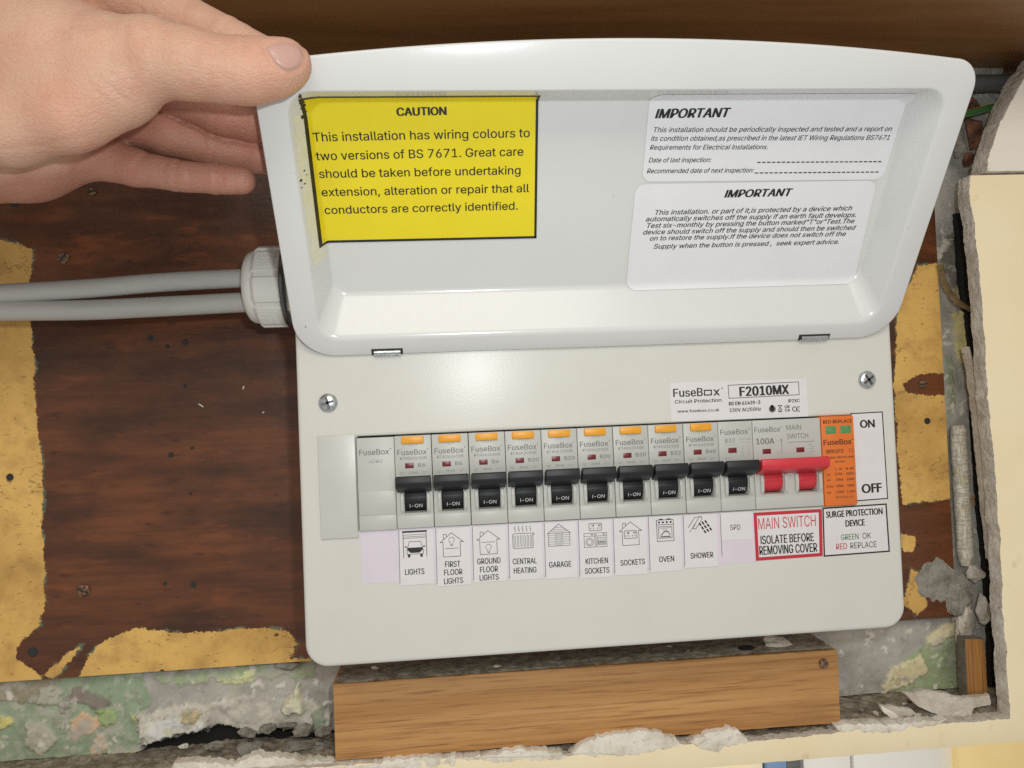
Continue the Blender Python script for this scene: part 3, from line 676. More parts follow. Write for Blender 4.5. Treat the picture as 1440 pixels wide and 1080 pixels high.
# ---- labels on the cover
YL = -0.15
def cmap(a, b_, h): return (a, YL + .15 - h, b_)
def C2(px, py): return at2(px, py, YL)
def label(name, corners, mats, fn, lab=None):
    p = Print(cmap); pts = [C2(*c) for c in corners]; p.sheet(pts[::-1] if False else pts, 0)
    fn(p); o = under(p.build(name, mats, flat=True), cover)
    if lab: o['label'] = lab
    return o
MATS = [M['paper'], M['ink'], M['ink_red'], M['ink_redtext'], M['ink_green'], M['ink_grey']]
def rating(p):
    K = C2
    p.text('FuseB', K(946.8, 558.4), K(988.5, 556.9), 4.1, bold=0.066); p.text('x', K(1003, 556.3), K(1012.5, 556), 4.1, bold=0.066)
    a, c = K(990, 556.5), K(1001, 547.8); p.frame([(a[0], a[1]), (c[0], a[1]), (c[0], c[1]), (a[0], c[1])], .62, 1, .2)
    r = K(1015.5, 545.8); p.disc(r, .35)
    p.text('Circuit Protection', K(949, 567.6), K(1014.6, 564.8), 1.75, bold=0.066)
    p.text('www.fusebox.co.uk', K(952.6, 580.6), K(1011.7, 578.2), 1.45, bold=0.066)
    p.frame([K(1023.3, 541.4), K(1123.2, 536.6), K(1124.3, 555.5), K(1024.8, 560.6)], .32, 1)
    p.text('F2010MX', K(1040, 557.4), K(1110, 554), 4.7, bold=0.138)
    p.text('BS EN 61439-3', K(1025, 570.2), K(1069.3, 568), 1.75, bold=0.121)
    p.text('230V AC/50Hz', K(1025.8, 579.4), K(1070.3, 577.4), 1.75, bold=0.077)
    p.text('IP2XC', K(1108.6, 566), K(1124.7, 565.3), 1.6, bold=0.088)
    c = K(1086, 575); p.disc(c, 1.5); p.disc((c[0] - .1, c[1] + 1.4), .75); p.circle(c, 1.75, .2)
    c = K(1097, 574); p.line([(c[0] - 1, c[1] + 1.4), (c[0] + 1, c[1] - 1.0)], .3); p.line([(c[0] + 1, c[1] + 1.4), (c[0] - 1, c[1] - 1.0)], .3); p.line([(c[0] - 1, c[1] + 1.4), (c[0] + 1, c[1] + 1.4)], .35); p.line([(c[0] - .8, c[1] - 1), (c[0] + .8, c[1] - 1)], .3); p.rect(c[0] - 1, c[0] + 1, c[1] - 2.0, c[1] - 1.5)
    p.text('UK', K(1103.5, 574), K(1111, 573.6), 1.4, bold=0.110); p.text('CA', K(1103.8, 579), K(1111.2, 578.6), 1.4, bold=0.110)
    for cx in (1117.5, 1122.8): c = K(cx, 575.2); p.circle(c, 1.15, .4, n=10, a0=60, a1=300)
    c = K(1122.4, 575.2); p.line([(c[0] - .9, c[1]), (c[0] + .35, c[1])], .35)
label('rating_label', [(941.7, 538.5), (1133.8, 532.3), (1137, 585.5), (944, 593)], MATS, rating, 'white rating label with black print above the main switch')
def onoff(p):
    p.frame([C2(1195.7, 581), C2(1241.3, 578.5), C2(1249, 701.5), C2(1203.5, 705)], .55, 1)
    p.text('ON', C2(1209.3, 601.9), C2(1230.4, 600.8), 4.0, bold=0.12, font='human'); p.text('OFF', C2(1211.8, 693.8), C2(1240.3, 691.8), 4.6, bold=0.12, font='human')
label('switch_position_label', [(1195.7, 581), (1241.3, 578.5), (1249, 701.5), (1203.5, 705)], MATS, onoff, 'white label reading ON and OFF at the right end')
def surge(p):
    K = C2; p.frame([K(1156.3, 714), K(1246.8, 707.8), K(1251.5, 776), K(1158.3, 783)], .75, 1)
    p.text('SURGE PROTECTION', K(1162, 728.4), K(1241.5, 723), 3.2, bold=0.09, font='human'); p.text('DEVICE', K(1189, 740.7), K(1216.3, 738.8), 3.2, bold=0.09, font='human')
    p.text('GREEN', K(1182.8, 759.6), K(1207.5, 758), 2.9, 4, bold=0.022); p.text('OK', K(1213, 757.6), K(1225, 756.8), 2.9, 1)
    p.text('RED', K(1176, 773), K(1191.5, 771.8), 3.0, 3, bold=0.022); p.text('REPLACE', K(1196, 771.5), K(1232.8, 769.2), 3.0, 1)
label('surge_label', [(1156.3, 714), (1246.8, 707.8), (1251.5, 776), (1158.3, 783)], MATS, surge, 'white surge protection label with thin black border')
def msw(p):
    K = C2; p.frame([K(1059.5, 721), K(1155.6, 715.6), K(1157, 782), K(1063, 788.8)], 1.7, 2)
    p.text('MAIN SWITCH', K(1066.5, 744.6), K(1147.5, 739.6), 5.6, 3, bold=0.000); p.text('ISOLATE BEFORE', K(1069.8, 765.4), K(1144.7, 760.8), 4.2, bold=0.055); p.text('REMOVING COVER', K(1068, 780.6), K(1149.4, 775.7), 4.4, bold=0.055)
label('main_switch_label', [(1059.5, 721), (1155.6, 715.6), (1157, 782), (1063, 788.8)], MATS, msw, 'white label with thick red border under the main switch')
# strip of lilac backing paper and the circuit labels on it
YL0 = YL
def strip(p): pass
label('label_strip', [(506.5, 746.5), (1060, 719), (1061.5, 790), (509, 821.5)], [M['lilac']], strip, 'lilac paper strip behind the circuit labels')

def house(p, x, z, k=1.0):
    w = .24
    p.line([(x - 4.2 * k, z + 7.2), (x - 4.2 * k, z), (x + 4.2 * k, z), (x + 4.2 * k, z + 7.2)], w * 1.1)
    p.line([(x - 4.2 * k, z + 7.2), (x - 5.6 * k, z + 7.0), (x, z + 11.6), (x + 5.8 * k, z + 7.0), (x + 4.2 * k, z + 7.2)], w * 1.1)
    p.line([(x - 3.9 * k, z + 8.4), (x - 3.9 * k, z + 11.0), (x - 2.4 * k, z + 11.0), (x - 2.4 * k, z + 9.7)], w)
def bulb(p, x, z):
    p.circle((x, z + 1.9), 1.35, .2, n=14, a0=-60, a1=240); p.line([(x - .65, z + .75), (x - .5, z - .5), (x + .5, z - .5), (x + .65, z + .75)], .2); p.line([(x - .4, z - .8), (x + .4, z - .8)], .25)
def ic_car(p, x, z):
    p.rect(x - 6, x + 6, z + 12.2, z + 13.1); p.line([(x - 5.6, z + 12), (x - 5.6, z + .3)], .3); p.line([(x + 5.6, z + 12), (x + 5.6, z + .3)], .3)
    for h in (11.1, 10.2, 9.5): p.line([(x - 5.4, z + h), (x + 5.4, z + h)], .2)
    p.line([(x - 3.6, z + 4.9), (x - 2.7, z + 7.8), (x + 2.7, z + 7.8), (x + 3.6, z + 4.9)], .25)
    p.poly2([(x - 3.7, z + 4.9), (x + 3.7, z + 4.9), (x + 3.9, z + 3.9), (x + 2.2, z + 2.3), (x - 2.2, z + 2.3), (x - 3.9, z + 3.9)], .2, 1)
    p.line([(x - 4.0, z + 3.9), (x - 3.9, z + 1.7), (x + 3.9, z + 1.7), (x + 4.0, z + 3.9)], .25); p.rect(x - 3.6, x - 2.4, z + .2, z + 1.7); p.rect(x + 2.4, x + 3.6, z + .2, z + 1.7)
    p.disc((x - 4.4, z + 5.3), .6, ry=.35); p.disc((x + 4.4, z + 5.3), .6, ry=.35)
def ic_first(p, x, z): house(p, x, z); p.line([(x - 3.2, z + 4), (x + 3.2, z + 4)], .24); bulb(p, x, z + 6.2)
def ic_ground(p, x, z): house(p, x, z); p.line([(x - 3.2, z + 5.9), (x + 3.2, z + 5.9)], .24); bulb(p, x, z + 1.6)
def ic_rad(p, x, z):
    p.line(rounded(x - 5.2, x + 4.8, z, z + 7.2, .7, 3), .26, closed=True); p.line([(x + 4.8, z + 6.2), (x + 5.5, z + 6.6), (x + 5.3, z + 7.6)], .24)
    for k in range(6): c = x - 4.2 + k * 1.6; p.line(rounded(c - .35, c + .35, z + .8, z + 6.2, .3, 2), .18, closed=True)
    for k in range(5): c = x - 4 + k * 1.9; p.line([(c, z + 8.2), (c + .35, z + 9), (c - .25, z + 9.8), (c + .15, z + 10.8)], .26)
def ic_shed(p, x, z):
    p.line([(x - 5.4, z), (x + 5.4, z), (x + 5.4, z + 6.4), (x - 5.4, z + 6.4)], .22, closed=True); p.line([(x - 5.8, z + 6.2), (x, z + 10.8), (x + 5.8, z + 6.2)], .26)
    for h in (7.3, 8.2, 9.2): w = (10.8 - h) / 4.6 * 5.4; p.line([(x - w, z + h), (x + w, z + h)], .16)
    for h in range(1, 6):
        p.line([(x - 5.4, z + h * 1.07), (x - 1.9, z + h * 1.07)], .16); p.line([(x + 1.9, z + h * 1.07), (x + 5.4, z + h * 1.07)], .16)
    for k in range(7): c = x - 1.8 + k * .6; p.line([(c, z), (c, z + 6.4)], .16)
def sock(p, x, z, w, h):
    p.line(rounded(x - w, x + w, z, z + h, .5, 3), .26, closed=True)
    for s_ in (-1, 1):
        c = x + s_ * w * .5; p.rect(c - .22, c + .22, z + h * .6, z + h * .82); p.rect(c - .9, c - .45, z + h * .25, z + h * .4); p.rect(c + .45, c + .9, z + h * .25, z + h * .4); p.rect(c + .5, c + 1.0, z + h * .6, z + h * .85)
def ic_kitchen(p, x, z):
    sock(p, x + .2, z + 8.1, 3.2, 3.6)
    for c in (x - 3, x + 3):
        p.line([(c - 2.7, z), (c + 2.7, z), (c + 2.7, z + 6.9), (c - 2.7, z + 6.9)], .22, closed=True); p.line([(c - 2.7, z + 5.4), (c + 2.7, z + 5.4)], .2); p.rect(c + .8, c + 1.8, z + 5.9, z + 6.4)
    p.circle((x - 3, z + 2.6), 1.9, .25); p.circle((x - 3, z + 2.6), 1.2, .18)
    p.line([(x + 1, z + 1.0), (x + 5, z + 1.0), (x + 5, z + 4.6), (x + 1, z + 4.6)], .18, closed=True); p.line([(x + 1, z + 2.4), (x + 5, z + 2.4)], .3)
    for k in range(4): p.line([(x + 1.5 + k * .9, z + 2.4), (x + 1.5 + k * .9, z + 4.0)], .22); p.circle((x + 1.6 + k * .95, z + 1.7), .38, .16, n=8)
def ic_sockets(p, x, z): house(p, x, z); sock(p, x, z + 3.4, 3.2, 3.8)
def ic_oven(p, x, z):
    p.line([(x - 4.3, z), (x + 4.3, z), (x + 4.3, z + 10.6), (x - 4.3, z + 10.6)], .28, closed=True); p.line([(x - 4.3, z + 8.2), (x + 4.3, z + 8.2)], .28); p.rect(x - 3, x - 1, z + 10.7, z + 11.2); p.rect(x + 1, x + 3, z + 10.7, z + 11.2)
    for k in range(4): p.disc((x - 3 + k * 2, z + 9.4), .55)
    p.line([(x - 3.4, z + 1.5), (x + 3.4, z + 1.5), (x + 3.4, z + 7.2), (x - 3.4, z + 7.2)], .26, closed=True); p.line([(x - 2.8, z + 6.5), (x + 2.8, z + 6.5)], .2)
    p.line([(x - 2.4, z + 2.2), (x + 2.4, z + 2.2)], .5); p.circle((x + .3, z + 2.9), 1.9, .4, n=10, a0=0, a1=170); p.line([(x - 2.4, z + 2.8), (x - .8, z + 4.4), (x + 1.4, z + 5.0)], .3)
    for k in range(3): p.line([(x - 1.2 + k * .8, z + 5.2), (x - .8 + k * .8, z + 6.0)], .18)
def ic_shower(p, x, z):
    p.line([(x - 6.2, z + 5.6), (x - 2.6, z + 10.6), (x + .6, z + 10.9)], .26); p.line([(x - 5.6, z + 3.4), (x - 2.6, z + 6.8)], .26)
    p.line([(x - 3.6, z + 5.8), (x - .2, z + 10.9), (x + 1.2, z + 10.6), (x + .9, z + 9.2), (x - 2.2, z + 4.9), (x - 3.4, z + 5.0)], .28, closed=True)
    for i in range(3):
        for j in range(3):
            c = (x + 1.0 + i * 1.5 + j * 1.15 - 1.2, z + 7.2 - i * -.6 - j * 1.9 + .2); p.line([c, (c[0] + .55, c[1] - .8)], .85)
ROWS = [(ic_car, ['LIGHTS'], 822), (ic_first, ['FIRST', 'FLOOR', 'LIGHTS'], 823.5), (ic_ground, ['GROUND', 'FLOOR', 'LIGHTS'], 818), (ic_rad, ['CENTRAL', 'HEATING'], 815.5),
        (ic_shed, ['GARAGE'], 813), (ic_kitchen, ['KITCHEN', 'SOCKETS'], 812.5), (ic_sockets, ['SOCKETS'], 808), (ic_oven, ['OVEN'], 803.5), (ic_shower, ['SHOWER'], 797.5)]
TXT = [[(569.7, 808.5, 597, 807)], [(626, 797.5, 647.5, 796.5), (624.5, 809, 650.5, 807.5), (624.5, 821.5, 651.5, 819.5)], [(671, 793.5, 704, 791.5), (675, 805, 700.5, 803.5), (674.5, 816.5, 701.5, 814.8)],
       [(721, 793.5, 755, 792), (722.5, 806.5, 754.5, 804.8)], [(772, 798.2, 803.5, 796.5)], [(823.5, 793.3, 855, 791.5), (822.5, 807, 857, 805)], [(872.5, 795.6, 907, 793)], [(926.8, 790.5, 948, 789)], [(971, 785.5, 1003, 783.5)]]
for i, (ic, words, yb) in enumerate(ROWS):
    LX = (560.5, 612.5, 664, 714.5, 765, 813, 862, 911.5, 960.5, 1010.6)
    x0 = C2(LX[i], 770 - 3 * i)[0]; wl = C2(LX[i + 1] - 3.5, 767 - 3 * i)[0] - x0; zb = C2(584 + 50.5 * i, yb)[1]; zt = -46.0 - .15 * (i % 3)
    p = Print(lambda a, b_, h: (a, YL - .02 - h, b_)); p.sheet([(x0, zb), (x0 + wl, zb + .1 * (i % 2)), (x0 + wl + .3, zt), (x0 + .3, zt)], 0, t=.18)
    p.line([(x0 + .4, zt), (x0 + .1, zb + 1.2)], .28, 5, .24)
    gz = (zt - 13.6, zt - 14.0, zt - 13.7, zt - 12.0, zt - 11.8, zt - 13.2, zt - 13.6, zt - 12.4, zt - 11.9)[i]
    ic(p, C2((583.5, 635, 686.6, 735.8, 786, 837, 886.5, 935.4, 984.5)[i], 765 - 2.5 * i)[0], gz)
    for w_, t in zip(words, TXT[i]): p.text(w_, C2(t[0], t[1]), C2(t[2], t[3]), 2.75, 1, .24, bold=.05)
    o = under(p.build('circuit_label', MATS, flat=True), cover); o['label'] = 'white circuit label reading ' + ' '.join(words)
p = Print(lambda a, b_, h: (a, YL - .02 - h, b_)); a = C2(1012.5, 725); c = C2(1058.5, 757.5)
p.sheet([(a[0], c[1]), (c[0], c[1]), (c[0], -46), (a[0], -46)], 0, t=.18); p.line([(a[0] + .05, -46.2), (a[0] + .05, c[1] - 8)], .25, 5, .24); p.text('SPD', C2(1026.5, 745.3), C2(1041, 744.6), 2.6, 1, .24)
o = under(p.build('circuit_label', MATS, flat=True), cover); o['label'] = 'white circuit label reading SPD'

# ---- LID -------------------------------------------------------------------
ZH, ANG = 39.785, 0.6022
EU = np.array([0, -math.sin(ANG), math.cos(ANG)]); EN = np.array([0, math.cos(ANG), math.sin(ANG)]); H0 = np.array([0, -1.5, ZH])
def lidp(x, s_, d=0): return H0 + np.array([x, 0, 0]) + EU * s_ + EN * d
def lid2(px, py, d=0):
    r = ray(px, py); o = H0 + EN * d; t = ((o - CAM) @ EN) / (r @ EN); q = CAM + r * t; return (q[0], (q - H0) @ EU)
DEP = 16.0
def ease(t, k=.16):
    t = max(0., min(1., t))
    f = lambda u: u * u / (2 * k) if u < k else (u - k / 2 if u < 1 - k else (1 - k) - (1 - u) ** 2 / (2 * k))
    return f(t) / (1 - k)
lid = thing_lid = None
OUTX0, OUTX1, XC = -44.8, 256.8, 106.0
def free_edge(x): return 141.6 - 6.6 * ((x - XC) / 130.0) ** 2
def lid_outline(ins):
    pts = rounded(OUTX0 + ins, OUTX1 - ins, 0 + ins, 100, [19 - ins, 19 - ins, 12, 12], 10)[:22]
    R_ = 12 - ins * .5; tr = []
    xr = OUTX1 - ins; top = free_edge(xr - R_) - ins
    for k in range(11):
        a = math.radians(90 * k / 10); tr.append((xr - R_ + R_ * math.cos(a), top - R_ + R_ * math.sin(a)))
    xl = OUTX0 + ins; mid = [(x, free_edge(x) - ins) for x in np.linspace(xr - R_, xl + R_, 42)[1:-1]]; topl = free_edge(xl + R_) - ins; tl = []
    for k in range(11):
        a = math.radians(90 + 90 * k / 10); tl.append((xl + R_ + R_ * math.cos(a), topl - R_ + R_ * math.sin(a)))
    return pts + tr + mid + tl
def resample_to(ref, rect, r, n_):
    """rounded rectangle with the same number and order of points as the outline (11 per corner, 40 on the top edge)"""
    x0, x1, z0, z1 = rect; q = rounded(x0, x1, z0, z1, r, 10)
    return q[:33] + [(x, z1) for x in np.linspace(x1 - r, x0 + r, 42)[1:-1]] + q[33:]
RIM = resample_to(None, (-33.6, 246.2, 8.2, 122.8), 10, 0); FLO = resample_to(None, (-25.4, 238.2, 27.5, 114.2), 7, 0)
m = MB(); rings = []
for ins, d in ((1.3, 3.2), (.2, 2.6), (0, 1.6), (.05, .8), (.35, .2), (.9, 0)): rings.append([lidp(x, s_, d) for x, s_ in lid_outline(ins)])
TT = [0, .015, .03, .045, .06, .08, .1, .12, .14, .16, .18, .22, .35, .5, .65, .78, .82, .84, .86, .88, .9, .92, .94, .955, .97, .985, 1]
for t in TT: rings.append([lidp(a[0] + (c[0] - a[0]) * t, a[1] + (c[1] - a[1]) * t, DEP * ease(t)) for a, c in zip(RIM, FLO)])
n = len(rings[0]); verts = [q for g in rings for q in g]; faces = []
for i in range(len(rings) - 1):
    for k in range(n): faces.append((i * n + k, i * n + (k + 1) % n, (i + 1) * n + (k + 1) % n, (i + 1) * n + k))
faces.append(tuple((len(rings) - 1) * n + k for k in range(n)))
m.add(verts, faces)
lid = m.build('lid', M['lid'], sharp=60)
sm = lid.modifiers.new('thickness', 'SOLIDIFY'); sm.thickness = .0009; sm.offset = -1
to_local(lid, unit)
def stain_map(x, s_, h):
    """follows the tray profile of the lid"""
    lo, hi = 0.0, 1.0                                          # ring of the tray through this point, by bisection
    for k in range(13):
        t = (lo + hi) / 2; x0, x1, z0, z1, rr = [a + (c - a) * t for a, c in zip((-33.6, 246.2, 8.2, 122.8, 10), (-25.4, 238.2, 27.5, 114.2, 7))]
        qx = abs(x - (x0 + x1) / 2) - (x1 - x0) / 2 + rr; qz = abs(s_ - (z0 + z1) / 2) - (z1 - z0) / 2 + rr
        if math.hypot(max(qx, 0), max(qz, 0)) + min(max(qx, qz), 0) - rr <= 0: lo = t
        else: hi = t
    ts = [1 - hi]
    d = DEP * ease(1 - min(1, max(ts))); return lidp(x, s_, d - h - .12)
# glue stain on the left wall of the tray
p = Print(stain_map)
for k in range(24):
    s0 = 46 + k * 2.75; s1 = s0 + 2.75
    e0 = .8 * mnoise.noise((s0 * .2, 0, 0)); e1 = .8 * mnoise.noise((s1 * .2, 0, 0)); g0 = .5 * mnoise.noise((s0 * .3, 4, 0)); g1 = .5 * mnoise.noise((s1 * .3, 4, 0))
    for j in range(6):
        u0, u1 = j / 6, (j + 1) / 6; L0, R0 = -31.6 + e0, -26.6 + g0; L1, R1 = -31.6 + e1, -26.6 + g1
        p.poly2([(L0 + (R0 - L0) * u0, s0), (L0 + (R0 - L0) * u1, s0), (L1 + (R1 - L1) * u1, s1), (L1 + (R1 - L1) * u0, s1)], .02, 0)
o = under(p.build('glue_stain', M['glue']), lid); o['label'] = 'yellowish strip of old glue on the left wall of the lid'
# black scuffs
for (px, py, sx, sz) in [(427 + RNG.uniform(-2, 3), 128 + i * 2.1, RNG.uniform(.35, .85), RNG.uniform(.4, 1.0)) for i in range(18)] + [(430, 236, .35, .4), (427, 246, .4, .7), (431, 253, .5, .4), (428, 256, .3, .3), (433, 243, .25, .3), (434, 445, .35, .4)]:
    p = Print(stain_map); c = lid2(px, py, 9 if py < 150 else 10); a = RNG.uniform(0, 3)
    p.poly2([(c[0] + sx * math.cos(a + t) * RNG.uniform(.6, 1.2), c[1] + sz * math.sin(a + t) * RNG.uniform(.6, 1.2)) for t in (0, 1, 2, 3, 4, 5)], .35, 0)
    under(p.build('scuff_mark', M['ink']), lid)
# hinge pins
for xa, xb in ((524, 565), (1124, 1165)):
    a = lid2(xa, 497 if xa < 800 else 475.5); c = lid2(xb, 495.5 if xa < 800 else 473.2); s_ = 1.6
    b = MB(); pa = lidp(a[0] + .8, s_, -.3); pc = lidp(c[0] - .6, s_ , -.3)
    b.tube([pa, pa * .5 + pc * .5, pc], 1.15, 14); b.tube([lidp(a[0] + .6, s_ - 1.6, 0), lidp(c[0] - .6, s_ - 1.6, 0)], .55, 10)
    under(b.build('hinge_pin', M['zinc']), lid)
    b = MB(); q = [(a[0] - .5, s_ - 1.4), (c[0] + .6, s_ - 1.4), (c[0] + .6, s_ + 1.9), (a[0] - .5, s_ + 1.9)]
    b.add([lidp(x, z, -.12) for x, z in q] + [lidp(x, z, .3) for x, z in q], [(0, 1, 2, 3)] + [(i, (i + 1) % 4, 4 + (i + 1) % 4, 4 + i) for i in range(4)])
    under(b.build('hinge_slot', M['cavity']), lid)

# ---- labels inside the lid
def LF(px, py): return lid2(px, py, DEP - .3)
def yellow(p):
    c = [LF(421, 146.5), LF(757, 140), LF(754.5, 335), LF(451, 346.5)]
    # measured on the floor plane; the top edge climbs the wall of the tray
    w = 1.15
    xl0, xr0 = c[0][0], c[1][0]; zt = 118.6; zl = [c[3][1], c[2][1]]; xl1, xr1 = c[3][0], c[2][0]
    cor = [(xl1 + .5, zl[0] + 1.7), (xr1, zl[1]), (xr0, zt), (xl0 + 2.0, zt)]
    p.sheet(cor, 0, .2, 150)
    def edge(a, b_, nrm):
        a = np.array(a); b_ = np.array(b_); nrm = np.array(nrm) * w; K = 110
        for k in range(K):
            q0 = a + (b_ - a) * k / K; q1 = a + (b_ - a) * (k + 1) / K; p.poly2([q0, q1, q1 + nrm, q0 + nrm], .27, 1)
    edge(cor[0], cor[1], (0, 1)); edge(cor[1], cor[2], (-1, 0)); edge((cor[2][0], zt - .02), (cor[3][0], zt - .02), (0, -.8)); edge(cor[3], cor[0], (1, 0))
    p.text('CAUTION', LF(557.8, 163), LF(628.3, 161.6), 3.3, 1, .3, bold=0.160)
    for t, l, r_ in (('This installation has wiring colours to', (441, 199), (745, 192.8)), ('two versions of BS 7671. Great care', (445, 225.5), (736, 218.8)), ('should be taken before undertaking', (449.4, 250.3), (732, 245)), ('extension, alteration or repair that all', (452.8, 276), (744, 270)), ('conductors are correctly identified.', (457, 301), (728, 294.7))):
        p.text(t, LF(*l), LF(*r_), 3.75, 1, .3, bold=0.033)
p = Print(stain_map); yellow(p); o = under(p.build('caution_label', [M['yellow'], M['ink']]), lid); o['label'] = 'yellow caution label with black border and black text'
def curl(x, s_, h):
    return stain_map(x, s_, h)
def rr_sheet(p, corners, r, t=.2, K=26):
    """rounded sheet built as horizontal strips (bl, br, tr, tl)"""
    bl, br, tr, tl = [np.array(q) for q in corners]; prev = None
    rows = sorted(set([0, .004, .012, .025, .045, .07] + list(np.linspace(.1, .9, 90)) + [.93, .955, .975, .988, .996, 1]))
    Ht = (tl[1] + tr[1] - bl[1] - br[1]) / 2; V = []; Fc = []; NX = 130
    for v in rows:
        a = bl + (tl - bl) * v; c = br + (tr - br) * v; e = min(v, 1 - v) * Ht
        ins = r - math.sqrt(max(0, r * r - (r - e) ** 2)) if e < r else 0
        L = np.linalg.norm(c - a); u = (c - a) / L
        for k in range(NX + 1): q = a + u * (ins + (L - 2 * ins) * k / NX); V.append(p.map(q[0], q[1], t))
    for i in range(len(rows) - 1):
        for k in range(NX): a = i * (NX + 1) + k; Fc.append((a, a + 1, a + NX + 2, a + NX + 1))
    p.add(V, Fc, 0)
def dashes(p, l, r_, nn, w, mi=1, h=.3):
    l = np.array(l); r_ = np.array(r_)
    for k in range(nn):
        a = l + (r_ - l) * (k + .12) / nn; c = l + (r_ - l) * (k + .68) / nn; p.line([a, c], w, mi, h)
p = Print(stain_map)
bl, br = LF(903, 255.5), LF(1241, 252.5); zt = 118.9
rr_sheet(p, [bl, br, (LF(1273, 150)[0], zt), (LF(912, 150)[0], zt)], 4.0)
p.text('IMPORTANT', LF(920.7, 166.4), LF(1024, 164.6), 3.9, 1, .3, bold=0.154, shear=.22)
for t, l, r_, cp in (('This installation should be periodically inspected and tested and a report on', (917.8, 185.9), (1253, 184.3), 2.15), ('its condition obtained,as prescribed in the latest IET Wiring Regulations BS7671', (915, 198), (1250, 196.5), 2.15), ('Requirements for Electrical Installations.', (913.6, 210.5), (1079, 209.8), 2.15), ('Date of last inspection:', (911.9, 228.4), (999, 227.8), 2.15), ('Recommended date of next inspection:', (909.3, 243.6), (1059, 242.3), 2.15)):
    p.text(t, LF(*l), LF(*r_), cp, 1, .3, bold=0.028, shear=.21)
dashes(p, LF(1064.5, 228.3), LF(1241, 227.2), 26, .5); dashes(p, LF(1061, 243.2), LF(1237, 241.8), 26, .5)
o = under(p.build('inspection_label', [M['paper_lid'], M['ink']]), lid); o['label'] = 'upper white label with lines for inspection dates'
p = Print(lambda x, s_, h: stain_map(x, s_, h + .12))
rr_sheet(p, [LF(880, 406.5), LF(1200, 397), LF(1233, 253.5), LF(894, 259)], 4.6)
p.text('IMPORTANT', LF(1017.9, 277.7), LF(1111, 275.4), 3.6, 1, .3, bold=0.154, shear=.22)
for t, l, r_ in (('This installation. or part of it,is protected by a device which', (919.6, 302), (1196.5, 295.6)), ('automatically switches off the supply if an earth fault develops.', (907.5, 311.2), (1203, 305)), ('Test six-monthly by pressing the button marked"T"or"Test.The', (908, 320.4), (1200, 313.6)), ('device should switch off the supply and should then be switched', (903.5, 329.6), (1201, 322.8)), ('on to restore the supply.If the device does not switch off the', (913, 338.2), (1188, 331.6)), ('Supply when the button is pressed ,  seek expert advice.', (918.4, 349.6), (1179, 342.6))):
    p.text(t, LF(*l), LF(*r_), 2.35, 1, .3, bold=0.044, shear=.22)
o = under(p.build('testing_label', [M['paper_lid'], M['ink']]), lid); o['label'] = 'lower white label telling how to test the device'

# ================================================================== MODULES IN THE SLOT
YF = -2.0            # front of the modules
MODMATS = [M['body_grey'], M['cavity'], M['ink_grey'], M['ink_pale'], M['ink']]
def mmap(x0):
    return lambda a, b_, h: (x0 + a, YF + .15 - h, b_)
def module_body(w, x0=0.0, notches=((4.0, 14.6),), mi=0):
    m = MB(); g = .12
    m.box(x0 + g, x0 + w - g, YF, 9, -26.5, -.1, .35, mi)
    m.box(x0 + g, x0 + w - g, YF, 9, -45, -38.6, .35, mi)
    edges = [0 + g] + [v for n_ in notches for v in n_] + [w - g]
    for k in range(0, len(edges), 2):
        m.box(x0 + edges[k], x0 + edges[k + 1], YF + .05, 9, -39.2, -26.0, .35, mi)
    for a, c in notches:                                       # guard cheeks either side of the rocker
        for q in (a - 1.9, c + .25):
            m.prism_x([(YF + 2, -27.2), (YF - 1.3, -28), (YF - 1.7, -31), (YF - 1.3, -36), (YF + .2, -38.2), (YF + 2, -38.4)], x0 + q, x0 + q + 1.65, .3, mi)
        m.prism_x([(YF + 5, -37.2), (YF + 5, -38.7), (YF - .2, -38.7), (YF + .6, -37.7)], x0 + a, x0 + c, .2, mi)
        m.box(x0 + a - .2, x0 + c + .2, 5, 6, -39, -26, 0, 1)
    return m
def printed(m, x0, items, bm_map=None):
    p = Print(mmap(x0))
    for it in items:
        if it[0] == 't': _, t, xa, xb, zb, cap, mi, bold = it; p.text(t, (xa, zb), (xb, zb), cap, mi, .2, bold=bold * 4)
        elif it[0] == 'r': _, xa, xb, za, zb, mi = it; p.rect(xa, xb, za, zb, mi, .2)
        elif it[0] == 'l': _, pts, w, mi = it; p.line(pts, w, mi, .2)
    n0 = len(m.v); m.v += p.v; m.f += [tuple(i + n0 for i in f) for f in p.f]; m.m += p.m
def rocker(x0, a, c, mi=0, text=None):
    m = MB(); prof = []
    for k in range(13):
        t = math.radians(-58 + 108 * k / 12); prof.append((YF + 8.2 - 8.0 * math.cos(t), -30.9 + 8.6 * math.sin(t) * .8))
    prof = [(YF + 7.5, prof[0][1])] + prof + [(YF + 7.5, prof[-1][1])]
    m.prism_x(prof, x0 + a + .25, x0 + c - .25, .15, mi)
    m.box(x0 + a + .3, x0 + c - .3, YF - .35, YF + 1, -31.35, -30.9, .12, mi); m.box(x0 + a + .3, x0 + c - .3, YF - .35, YF + 1, -29.6, -29.2, .12, mi)
    if text:
        p = Print(lambda u, v, h: (x0 + u, YF + .65 - (0.35 if v > -34.5 else .0) - h + (.35 if v < -33.5 else 0) * 1.0, v))
        p.text(text, (a + 2.5, -35.0), (c - 2.0, -35.0), 1.7, 1, .95)
        n0 = len(m.v); m.v += p.v; m.f += [tuple(i + n0 for i in f) for f in p.f]; m.m += p.m
    return m
def handle(x0, a, c, mi=0, out=8.5):
    m = MB()
    m.prism_x([(YF - .2, -24.6), (YF - out * .55, -19.9), (YF - out * .9, -19.0), (YF - out, -19.4), (YF - out - .4, -22.2), (YF - out + .2, -24.2), (YF - out * .75, -25.2), (YF - .2, -27.6)], x0 + a, x0 + c, .35, mi)
    return m

